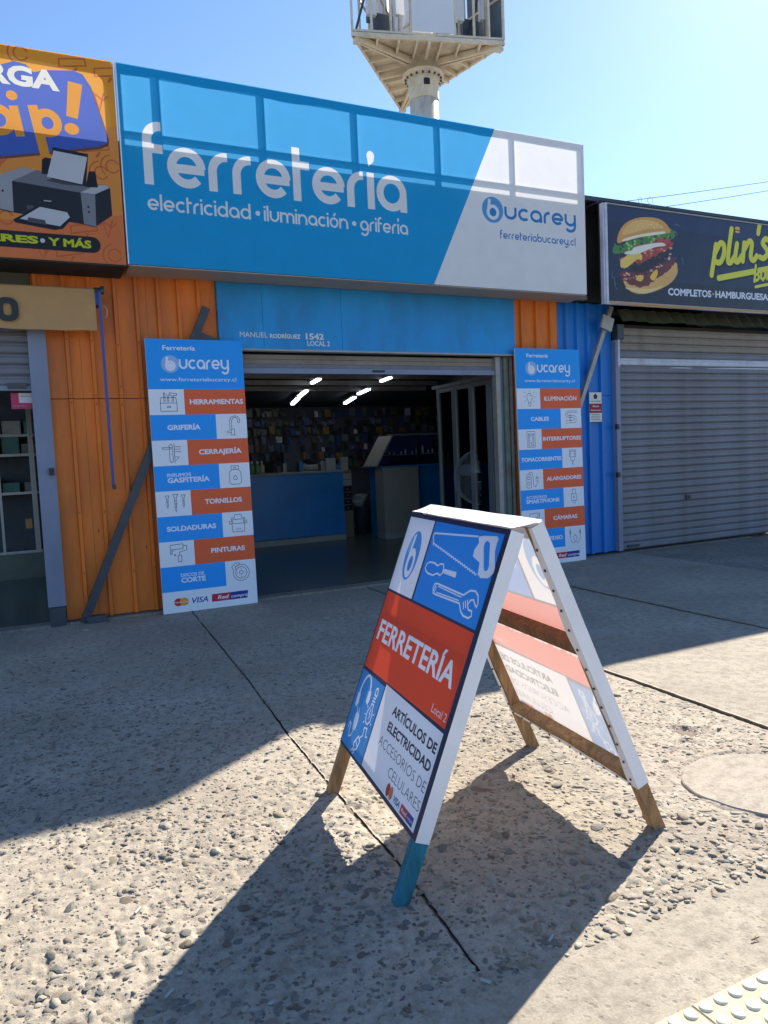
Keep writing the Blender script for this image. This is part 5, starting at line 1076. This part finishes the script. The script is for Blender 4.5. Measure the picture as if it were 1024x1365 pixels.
# display case on the right counter
dc = thing('display_case', 'tilted glass display case with white fittings on the right hand counter', 'display case', (5.7, 10.9, 1.165))
MB().box(5.35, 6.45, 10.85, 11.35, 1.17, 1.20).build('base', M['black'], dc); MB().box(5.35, 6.45, 11.33, 11.35, 1.20, 1.66).build('back', mat('case_back', '#26306A', rough=.5), dc)
MB().box(5.40, 6.40, 10.90, 11.30, 1.33, 1.34).build('shelf', M['skirt'], dc); MB().bar((5.38, 10.90, 1.66), (6.42, 10.90, 1.66), .025, .025).build('rail', M['alu'], dc); MB().bar((5.9, 10.88, 1.2), (5.9, 10.88, 1.65), .03, .02, (0, 1, 0)).build('mullion', M['black'], dc)
MB().box(5.38, 6.42, 10.895, 10.90, 1.2, 1.64).build('glass_pane', M['glass'], dc)
MB().obox((5.10, 10.80, 1.17), (.03, 0, 0), (0, .5, 0), (.30, 0, .48)).build('side_board', M['grey'], dc)
for i in range(9): x = 5.45+.1*i+random.uniform(-.02, .02); h = random.uniform(.03, .16); MB().lathe((x, 11.0, 1.342), [(.012, 0), (.016, h*.6), (.007, h)], 7).build('fitting', M['whiteplastic'], dc)
# stock hanging on the back wall and shelves
ORD = ['first', 'second', 'third', 'fourth', 'fifth', 'sixth', 'seventh', 'eighth', 'ninth', 'tenth', 'eleventh', 'twelfth', 'thirteenth', 'fourteenth', 'fifteenth', 'sixteenth', 'seventeenth', 'eighteenth']
PC = {}
def hang_set():
    kinds = [('blister_pack', [('#5A6478', 'slate'), ('#7E6A3A', 'tan'), ('#6E302A', 'red'), ('#B4BAC8', 'pale'), ('#2A4A7A', 'blue'), ('#282A30', 'black'), ('#505C3C', 'olive')])]
    mats = {c: mat('pack_'+n.replace(' ', '_'), c, rough=.35, var=.3, scale=20) for c, n in kinds[0][1]}
    protos = {}
    def pack(c, n, w_, h_, x, y, z, row=0):
        PC[(n, row)] = PC.get((n, row), 0)+1
        key = (c, round(w_, 2), round(h_, 2))
        if key not in protos:
            b = MB().box(x-w_/2, x+w_/2, y-.004, y, z, z+h_).box(x-w_*.38, x+w_*.38, y-.035, y-.0045, z+h_*.08, z+h_*.70).tube((x, y-.06, z+h_*.93), (x, y+.04, z+h_*.93), .004, 5)
            o = b.build('hanging_pack', mats[c], None, loc=(x, y, z)); protos[key] = o
        else: o = protos[key].copy(); C.objects.link(o); o.location = (x, y, z)
        tag(o, f"{ORD[PC[(n, row)]-1]} {n} pack from the left, {ORD[row]} row up, shop back wall", 'hardware pack', 'packs hanging on the shop walls')
    rg = random.Random(3)
    for row in range(7):
        z = 1.16+row*.152; x = 3.55
        while x < 8.0:
            w_ = rg.choice([.06, .08, .10, .12]); h_ = rg.choice([.08, .11, .14])
            c, n = rg.choices(kinds[0][1], [4, 1, .6, .8, 2, 4, 1])[0]
            if rg.random() < .90: pack(c, n, w_, h_, x+w_/2, 12.70-rg.uniform(0, .12), z+rg.uniform(-.02, .02), row)
            x += w_+rg.uniform(.01, .05)
    for row in range(5):    # on the side wall seen through the glass door
        z = 1.25+row*.19; y = 9.0
        while y < 12.5:
            c, n = rg.choices(kinds[0][1], [4, 1, 1, 1.3, 2, 4, 1])[0]; y += rg.uniform(.14, .22)
            key = (c, 'side')
            if key not in protos: protos[key] = MB().box(8.15, 8.16, y-.06, y+.06, z, z+.15).box(8.11, 8.149, y-.045, y+.045, z+.01, z+.11).tube((8.09, y, z+.14), (8.2, y, z+.14), .004, 5).build('hanging_pack', mats[c], None, loc=(8.15, y, z)); o = protos[key]
            else: o = protos[key].copy(); C.objects.link(o); o.location = (8.15, y, z)
            PC[(n, 's', row)] = PC.get((n, 's', row), 0)+1
            tag(o, f"{ORD[PC[(n, 's', row)]-1]} {n} pack from the street, {ORD[row]} row up, right side wall", 'hardware pack', 'packs on the side wall')
hang_set()
sh = thing('wall_shelf', 'dark slatted display wall at the back left corner of the shop', 'shelf', (2.9, 12.6, 0))
for k in range(11): MB().box(1.9, 3.45, 12.66, 12.70, 1.05+k*.105, 1.135+k*.105).build('slat', M['inner'], sh)
MB().box(3.46, 3.50, 12.55, 12.74, .012, 2.2).build('upright', M['dark'], sh)
def bottle(x, y, z, h, r, m, lab):
    b = MB().lathe((x, y, z), [(r, 0), (r, h*.55), (r*.45, h*.72), (r*.35, h*.8)], 12).build('bottle', m, None, True, loc=(x, y, z)); b2 = MB().lathe((x, y, z), [(r*.42, h*.81), (r*.42, h)], 10).build('cap', M['whiteplastic'], b); tag(b, lab, 'bottle', 'bottles on the left counter')
    return b
mg = mat('green_liquid', '#6E9A6C', rough=.2); my = mat('cream_liquid', '#A9A88C', rough=.2)
for px, m, lb_ in ((336, mg, 'green bottle on the left counter, leftmost of three beside the product board'), (343.5, mg, 'green bottle on the left counter, middle of the three'), (349.5, my, 'pale bottle on the left counter, right one of the three')):
    a = onY(px, 628, 11.35); bottle(a[0], 11.35, 1.136, .20, .04, m, lb_)
a = onY(441, 620, 11.4); o = MB().box(a[0]-.09, a[0]+.08, 11.38, 11.44, 1.136, 1.33).box(a[0]-.08, a[0]+.07, 11.375, 11.3795, 1.145, 1.32).build('paper_card', M['skirt'], None, loc=(a[0], 11.4, 1.136)); tag(o, 'pale card standing on the right end of the left counter', 'card')
a = onY(417, 622, 11.4); o = MB().tube((a[0]-.1, 11.5, 1.19), (a[0]+.1, 11.45, 1.19), .05, 14).tube((a[0]-.11, 11.5, 1.19), (a[0]+.11, 11.45, 1.19), .018, 10).build('paper_roll', M['grey'], None, True, loc=(a[0], 11.45, 1.136)); tag(o, 'grey paper roll lying on the left counter', 'roll')
a = onY(391, 612, 11.6); o = MB().box(a[0]-.16, a[0]+.14, 11.6, 11.74, 1.136, 1.45).box(a[0]-.13, a[0]+.11, 11.59, 11.599, 1.2, 1.40).build('monitor', M['steel'], None, loc=(a[0], 11.65, 1.136)); tag(o, 'dark flat monitor standing behind the left counter items', 'monitor')
for i, px in enumerate((372, 380, 402, 407, 426, 431, 450, 456)):
    a = onY(px, 625, 11.45+.05*(i % 2)); h = (.10, .14, .16, .12, .09, .15, .08, .07)[i]; y = 11.45+.05*(i % 2)
    o = MB().box(a[0]-.03, a[0]+.03, y, y+.05, 1.136, 1.136+h).tube((a[0], y+.025, 1.136+h), (a[0], y+.025, 1.15+h), .015, 8).build('spray_can' if i % 2 else 'small_box', [M['steel'], M['skirt'], M['counter'], M['grey']][i % 4], None, loc=(a[0], y, 1.136))
    tag(o, f"{'spray can' if i % 2 else 'small box'} on the left shop counter, {ORD[i]} from the left of its small goods", 'container', 'small goods on the left counter')
dr = thing('parts_drawers', 'narrow stack of small parts drawers at the right end of the left counter', 'drawers', (4.86, 11.5, 0))
MB().box(4.79, 4.97, 11.5, 11.9, .012, 1.12).build('cabinet', mat('drawer_wood', '#7A6C58', rough=.6), dr)
for k in range(6):
    d_ = MB().box(4.80, 4.96, 11.485, 11.4995, .45+.105*k, .54+.105*k).build('drawer', M['black' if k < 4 else 'skirt'], dr); MB().box(4.865, 4.895, 11.475, 11.4845, .49+.105*k, .50+.105*k).build('handle', M['alu'], d_)
for k in range(3): o = MB().box(4.82, 4.93, 11.52, 11.6, 1.121+.075*k, 1.19+.075*k).box(4.84, 4.91, 11.512, 11.5195, 1.135+.075*k, 1.175+.075*k).build('small_carton', M['skirt'], None, loc=(4.87, 11.55, 1.121+.075*k)); tag(o, ['pale carton on the parts drawers, lowest of three stacked', 'pale carton on the parts drawers, middle of three stacked', 'pale carton on the parts drawers, topmost of three stacked'][k], 'carton', 'cartons on the parts drawers')
bn = thing('waste_bin', 'dark bin with a crumpled pale bag on top between the two counters', 'bin', (5.35, 11.9, 0))
MB().lathe((5.35, 11.95, .012), [(.12, 0), (.15, .45), (.155, .47)], 16).build('bin_body', M['steel'], bn, True)
V_ = lumpy(IV, 77)*np.array([.17, .13, .14]) + np.array([5.33, 11.95, .60]); V_ = V_*1.0 + rng.normal(size=V_.shape)*.008; mk('bag', V_.tolist(), IT.tolist(), M['skirt'], bn)
# strip lights on the sloping ceiling
def onC(px, py, dz=-.09):
    d = ray(px, py); t = (2.95+.1236*7.1+dz-1.35)/(d.z+.1236*d.y)
    return Vector((d.x*t, d.y*t, RZ(d.y*t)+dz))
for i, (a, b, lb_) in enumerate((((426, 505.5), (416, 511), 'nearest left strip light under the shop ceiling'), ((409, 521), (399, 529), 'middle left strip light under the shop ceiling'), ((398, 531), (390, 539), 'farthest left strip light under the shop ceiling'),
        ((521, 503.5), (508, 508.5), 'nearest right strip light under the shop ceiling'), ((492, 519), (478, 525.5), 'middle right strip light under the shop ceiling'), ((473, 530), (460, 538), 'farthest right strip light under the shop ceiling'),
        ((649, 511.5), (641, 515), 'strip light seen through the glass door, nearest the street'), ((625, 516.5), (616, 519.5), 'strip light seen through the glass door, farther from the street'))):
    p, q = onC(*a), onC(*b); L = thing('strip_light', lb_, 'light', tuple(p), 'strip lights on the shop ceiling')
    MB().bar(p, q, .055, .02).build('lamp_tube', M['tube'], L); MB().bar(p+Vector((0, 0, .03)), q+Vector((0, 0, .03)), .09, .03).build('housing', M['whiteplastic'], L)
# folding glass door pushed to the right of the doorway
dg = None
ed = [7.24, 7.42, 7.80, 8.20, 8.62]; 
for k, (ya, yb) in enumerate(zip(ed, ed[1:])):
    xo = 5.03+(.05 if k % 2 else .0)*.5; xa = 4.97+.03*k*.5; zt_ = 2.165
    D = thing('glass_door_leaf', ['narrow aluminium framed glass leaf nearest the street', 'second aluminium framed glass leaf from the street', 'third aluminium framed glass leaf from the street', 'innermost aluminium framed glass leaf of the folding door'][k], 'glass door', (5.0, (ya+yb)/2, 0), 'leaves of the folding glass door')
    for y in (ya+.004, yb-.044): MB().box(4.985, 5.025, y, y+.04, .012, zt_).build('stile', M['alu'], D)
    MB().box(4.987, 5.023, ya+.045, yb-.045, zt_-.05, zt_-.001).build('rail', M['alu'], D); MB().box(4.987, 5.023, ya+.045, yb-.045, .013, .10).build('rail', M['alu'], D)
    MB().box(5.002, 5.008, ya+.045, yb-.045, .101, zt_-.051).build('pane', M['glass'], D)
MB().box(4.97, 5.04, 7.2, 8.7, 2.17, 2.21).build('door_track', M['alu'], hb)
# fan
fn = thing('pedestal_fan', 'large pedestal fan with a round grille standing just inside the doorway', 'fan', (4.62, 7.9, 0))
fc = onY(641, 636, 7.75); c = Vector((fc[0], 7.75, fc[1])); ax = Vector((-.80, -.55, .05)).normalized(); u_ = Vector((0, 0, 1)).cross(ax).normalized(); v_ = ax.cross(u_)
Rf = .335
def circ(r, off, n=40): return [c+ax*off+(u_*math.cos(2*math.pi*i/n)+v_*math.sin(2*math.pi*i/n))*r for i in range(n+1)]
for r, off in ((Rf, 0), (Rf*.99, .05), (Rf*.99, -.05), (.06, .085)): MB().path(circ(r, off), .005 if r > .3 else .004, 5).build('grille_ring', M['alu'], fn)
b = MB()
for i in range(64):
    a_ = 2*math.pi*i/64; e = u_*math.cos(a_)+v_*math.sin(a_)
    pts = [c+ax*.085+e*.06, c+ax*.08+e*.2, c+ax*.05+e*Rf*.97, c+e*Rf, c-ax*.05+e*Rf*.97, c-ax*.07+e*.2, c-ax*.08+e*.08]; b.path(pts, .0017, 3)
b.build('grille_wires', M['galv'], fn)['kind'] = 'stuff'
for k in range(3):
    a0_ = 2*math.pi*k/3+.4; V = []; n = 10
    for i in range(n+1):
        rr = .05+(.27)*i/n
        for s_ in (-1, 1): aa = a0_+s_*(.42*math.sin(math.pi*(.15+.8*i/n)))+.3*i/n; V.append(c+(u_*math.cos(aa)+v_*math.sin(aa))*rr+ax*(.025*s_))
    mk('blade', V, [(2*i, 2*i+1, 2*i+3, 2*i+2) for i in range(n)], M['fan_blade'], fn)
MB().tube(c+ax*.03, c-ax*.02, .055, 16).build('hub', M['black'], fn)
MB().tube(c-ax*.09, c-ax*.26, .085, 16, .07).build('motor_housing', M['black'], fn, True); 
MB().tube(c-ax*.262, c-ax*.268, .03, 14).build('badge', M['alu'], fn)
fp = c-ax*.18
MB().tube((fp.x, fp.y, .03), (fp.x, fp.y, fp.z-.05), .018, 10).build('stand_pole', M['black'], fn); MB().lathe((fp.x, fp.y, .012), [(.24, 0), (.24, .02), (.05, .05), (.02, .12)], 24).build('stand_base', M['black'], fn)

# ================================================================== INSIDE THE LEFT SHOP
cb = thing('display_cabinet', 'tall glazed cabinet with metal shelves inside the dim left shop', 'cabinet', (-.9, 10.2, 0))
YD = 10.4; xa, xb = -2.0, onY(55, 700, YD)[0]
zz_ = [onY(28, p_, YD)[1] for p_ in (738, 657, 606, 580)]; z_b = max(.02, zz_[0])
for z in [z_b+.02] + zz_[1:]: MB().box(xa, xb, YD, YD+.35, z-.02, z+.012).build('shelf', M['alu'], cb)
for x in (xa, onY(2, 700, YD)[0], xb-.05, onY(46, 700, YD)[0]): MB().box(x, x+.03, YD-.02, YD-.001, z_b, zz_[3]+.35).build('upright', M['alu'], cb)
MB().box(xa, xb, YD+.351, YD+.37, z_b, zz_[3]+.4).build('back_board', M['inner'], cb); MB().box(xa, xb+.1, YD-.03, YD+.37, .004, z_b-.001).build('plinth', M['floor'], cb)
rg = random.Random(9)
cm = [mat('carton_'+n, c_, rough=.6, var=.2) for n, c_ in (('grey', '#6F7074'), ('dark', '#35363C'), ('tan', '#8A7558'), ('teal', '#4E7C78'), ('pale', '#A6A8A6'), ('yellow', '#8F8A3C'))]
for zi, z in enumerate(zz_[1:]):
    x = -.75
    while x < xb-.08:
        w_ = rg.uniform(.10, .22); h = rg.uniform(.10, .26); 
        m_ = rg.choice(cm); o = MB().box(x, x+w_, YD+.05, YD+.3, z+.0125, z+h).box(x+.015, x+w_-.015, YD+.045, YD+.0495, z+.03, z+h-.02).build('carton', m_, None, loc=(x, YD+.05, z+.0125))
        kn = m_.name.split('_')[1].split('.')[0]; PC[(kn, 'c', zi)] = PC.get((kn, 'c', zi), 0)+1
        tag(o, f"{ORD[PC[(kn, 'c', zi)]-1]} {kn} carton from the left on the {['lowest', 'middle', 'top'][zi]} shelf in the left shop", 'carton', 'cartons in the left shop cabinet'); x += w_+rg.uniform(.01, .06)
cxx = onY(39, 698, YD-.05); o = MB().box(cxx[0]-.04, cxx[0]+.035, YD-.026, YD-.021, cxx[1]-.06, cxx[1]+.06).build('paper_tag', M['canvas'], None, loc=(cxx[0], YD-.024, cxx[1])); tag(o, 'small pale tag stuck on the cabinet glass in the left shop', 'tag')
x0, z1 = onY(14, 524, 7.13); x1, z0 = onY(42, 545, 7.13); Wn = x1-x0+.05; Hn = z1-z0
P = Print([(0, 0), (Wn, 0), (Wn, Hn), (0, Hn)]); P.rect(0, 0, Wn, Hn, '#B83A62'); P.rect(Wn*.30, Hn*.38, Wn, Hn, '#D9D4D8'); P.text('abierto', Wn*.36, Hn*.76, Hn*.09, Wn*.92, '#3A3038'); P.rect(Wn*.05, Hn*.18, Wn*.6, Hn*.21, '#D98AA6')
pk = P.build('hanging_card', lambda u, v: (x0+u, 7.13, z0+v), M['notice'], None, loc=(x0, 7.13, z0)); tag(pk, 'pink card with a white sticker hanging under the left shutter', 'card')

# ================================================================== TOWER
tw = thing('telecom_tower', 'tall weathered column carrying a triangular cream steel platform with white screens behind the shop', 'tower', (14.9, 25.9, 0))
A3, B3, C3 = [Vector((*v, 16.0)) for v in ((11.63, 24.98), (17.01, 23.53), (15.86, 29.47))]
ce = (A3+B3+C3)/3; ce = Vector((14.93, 25.88, 16.0))
MB().lathe((ce.x, ce.y, -.05), [(.56, 0), (.54, 14.7)], 40).build('column', M['column'], tw, True)
MB().lathe((ce.x, ce.y, 14.66), [(.555, 0), (.575, .02), (.575, .80), (.74, .84), (.78, .86), (.78, .96), (.60, 1.0)], 40).build('collar', M['tower'], tw)
for i in range(18): 
    a_ = 2*math.pi*i/18; e = Vector((math.cos(a_), math.sin(a_), 0)); p = ce+e*.68
    MB().box(p.x-.03, p.x+.03, p.y-.03, p.y+.03, 15.42, 15.49).build('bolt', M['steel'], tw)
MB().tube((ce.x+.70, ce.y+.3, 0), (ce.x+.70, ce.y+.3, 14.6), .06, 8).build('cable_pipe', M['whiteplastic'], tw)
f_ = onY(569, 108, ce.y-.56); MB().box(f_[0]-.10, f_[0]+.10, ce.y-.62, ce.y-.50, f_[1]-.10, f_[1]+.10).build('junction_box', M['black'], tw)
for a_, b_ in ((A3, B3), (B3, C3), (C3, A3)):
    MB().bar(a_+Vector((0, 0, .06)), b_+Vector((0, 0, .06)), .10, .14).build('edge_beam', M['tower'], tw)
mk('deck_plate', [A3+Vector((0, 0, .12)), B3+Vector((0, 0, .12)), C3+Vector((0, 0, .12)), A3+Vector((0, 0, .15)), B3+Vector((0, 0, .15)), C3+Vector((0, 0, .15))], [(0, 2, 1), (3, 4, 5), (0, 1, 4, 3), (1, 2, 5, 4), (2, 0, 3, 5)], M['tower'], tw)
for v in (A3, B3, C3):
    d_ = (v-ce); n_ = Vector((-d_.y, d_.x, 0)).normalized()*.10
    for s_ in (-1, 1): MB().bar(ce+d_*.20+n_*s_-Vector((0, 0, .06)), ce+d_*.97+n_*s_*.5-Vector((0, 0, .02)), .09, .20).build('radial_beam', M['tower'], tw)
    MB().box(v.x-.12 + (ce-v).x*.06, v.x+.12+(ce-v).x*.06, v.y-.12+(ce-v).y*.06, v.y+.12+(ce-v).y*.06, 15.82, 15.92).build('corner_plate', M['tower'], tw)
for a_, b_ in ((A3, B3), (B3, C3), (C3, A3)):
    m_ = (a_+b_)/2; inn = (ce-m_)
    MB().bar(m_-Vector((0, 0, .02)), m_+inn*.62-Vector((0, 0, .05)), .09, .2).build('joist', M['tower'], tw)
    for t in (.16, .30, .42, .58, .70, .84):
        p = a_.lerp(b_, t); tgt = a_.lerp(ce, .97*min(1, 2*t)) if t < .5 else b_.lerp(ce, .97*min(1, 2*(1-t)))
        q = p + inn.normalized()*((tgt-p).dot(inn.normalized()))
        MB().bar(p, q, .07, .14).build('joist', M['tower'], tw)
# enclosure above the deck
z0, z1 = 16.16, 21.0
def wallbits(a_, b_, bays, screens):
    L = (b_-a_)
    for t in bays: MB().bar(a_+L*t+Vector((0, 0, z0-16)), a_+L*t+Vector((0, 0, z1-16)), .07, .07, (0, 1, 0)).build('mullion', M['tower'], tw)
    for z in (z0+.04, z0+1.55, z0+3.05, z1): MB().bar(a_+Vector((0, 0, z-16)), b_+Vector((0, 0, z-16)), .06, .07).build('transom', M['tower'], tw)
    for t0, t1, m in screens:
        nrm = Vector((L.y, -L.x, 0)).normalized()*.03
        if nrm.dot(ce-a_) > 0: nrm = -nrm
        p = a_+L*t0+Vector((0, 0, z0-15.90))+nrm; MB().obox(p, L*(t1-t0), nrm*.8, (0, 0, z1-z0-.2)).build('screen', M[m], tw)
wallbits(A3, B3, (0, .125, .25, .38, .67, .80, .90, 1), [(.385, .665, 'board')])
wallbits(B3, C3, (.14, .33, .5, .67, .86, 1), [(.02, .31, 'tinted'), (.5, .95, 'board')]); wallbits(C3, A3, (.14, .33, .5, .67, .86), [(.10, .48, 'board')])
for v, s_ in ((A3, .8), (B3, .8), (C3, .8)):
    p = v.lerp(ce, .42); 
    MB().box(p.x-.35, p.x+.35, p.y-.2, p.y+.2, 16.2, 17.1).build('equipment_cabinet', M['steel'], tw)
    for k in range(3):
        a_ = .9*k; q = p+Vector((.7*math.cos(a_*2.1), .45*math.sin(a_*2.1), 0)); MB().tube((q.x, q.y, 16.2), (q.x, q.y, 20.6), .05, 8).build('mast_pipe', M['galv'], tw); MB().box(q.x-.17, q.x+.17, q.y-.10, q.y+.10, 17.3-.2*k, 19.6).build('antenna_panel', M['board' if k != 1 else 'steel'], tw)
for v in (A3, B3):
    p = v.lerp(ce, .25); MB().bar((p.x-.6, p.y, 16.3), (p.x+.2, p.y+.4, 18.4), .06, .06).build('diagonal_stay', M['steel'], tw)
MB().tube((ce.x, ce.y, 16.15), (ce.x, ce.y, 21), .42, 20).build('inner_mast', M['board'], tw)

# ================================================================== LITTER
def butt(px, py, L_, a_, lab, m=M['skirt']):
    x, y = onZ(px, py); z = float(height(np.array([x]), np.array([y]), 1.0)[0])+.006; d_ = Vector((math.cos(a_), math.sin(a_), 0))*L_/2; c_ = Vector((x, y, z))
    o = MB().tube(c_-d_, c_+d_, .0042, 8).tube(c_+d_, c_+d_*1.4, .0043, 8).build('cigarette_end', m, None, loc=tuple(c_)); tag(o, lab, 'cigarette end')
butt(225, 1328, .026, .7, 'white cigarette end in the shade near the bottom left of the pavement'); butt(649, 1311, .022, 2.2, 'pale cigarette end lying beside the joint near the bottom centre'); butt(183, 1216, .024, .9, 'white cigarette end on the sunlit concrete at the lower left')
butt(734, 1254, .026, .6, 'white cigarette end in the shadow of the pavement sign')
def scrap(px, py, s, lab, m, seed):
    x, y = onZ(px, py); z = float(height(np.array([x]), np.array([y]), 1.0)[0])+.004; r_ = random.Random(seed); n = 9
    P1 = [(x+s*r_.uniform(.6, 1)*math.cos(2*math.pi*i/n), y+.7*s*r_.uniform(.6, 1)*math.sin(2*math.pi*i/n), z+r_.uniform(0, .005)) for i in range(n)]
    o = mk('paper_scrap', [(x, y, z+.004)]+P1+[(a, b, c-.0012) for a, b, c in P1], [(0, 1+i, 1+(i+1) % n) for i in range(n)]+[(1+i, 1+n+i, 1+n+(i+1) % n, 1+(i+1) % n) for i in range(n)], m, None, loc=(x, y, z)); tag(o, lab, 'paper scrap')
scrap(240, 1300, .013, 'small torn paper scrap in the shade at the lower left', M['skirt'], 1); scrap(362, 1340, .011, 'small torn paper scrap in the shade near the bottom edge', M['skirt'], 2); scrap(901, 1061, .012, 'bright crumpled scrap beside the smooth round patch', M['whiteplastic'], 4)
x, y = onZ(1006, 1253); o = MB().tube((x-.012, y, .004), (x+.014, y-.003, .006), .0022, 6, .0014).tube((x+.002, y, .005), (x+.007, y+.004, .007), .0012, 5).build('twig', M['wood_dark'], None, loc=(x, y, .004)); tag(o, 'short brown twig on the cement strip above the tactile tiles', 'twig')
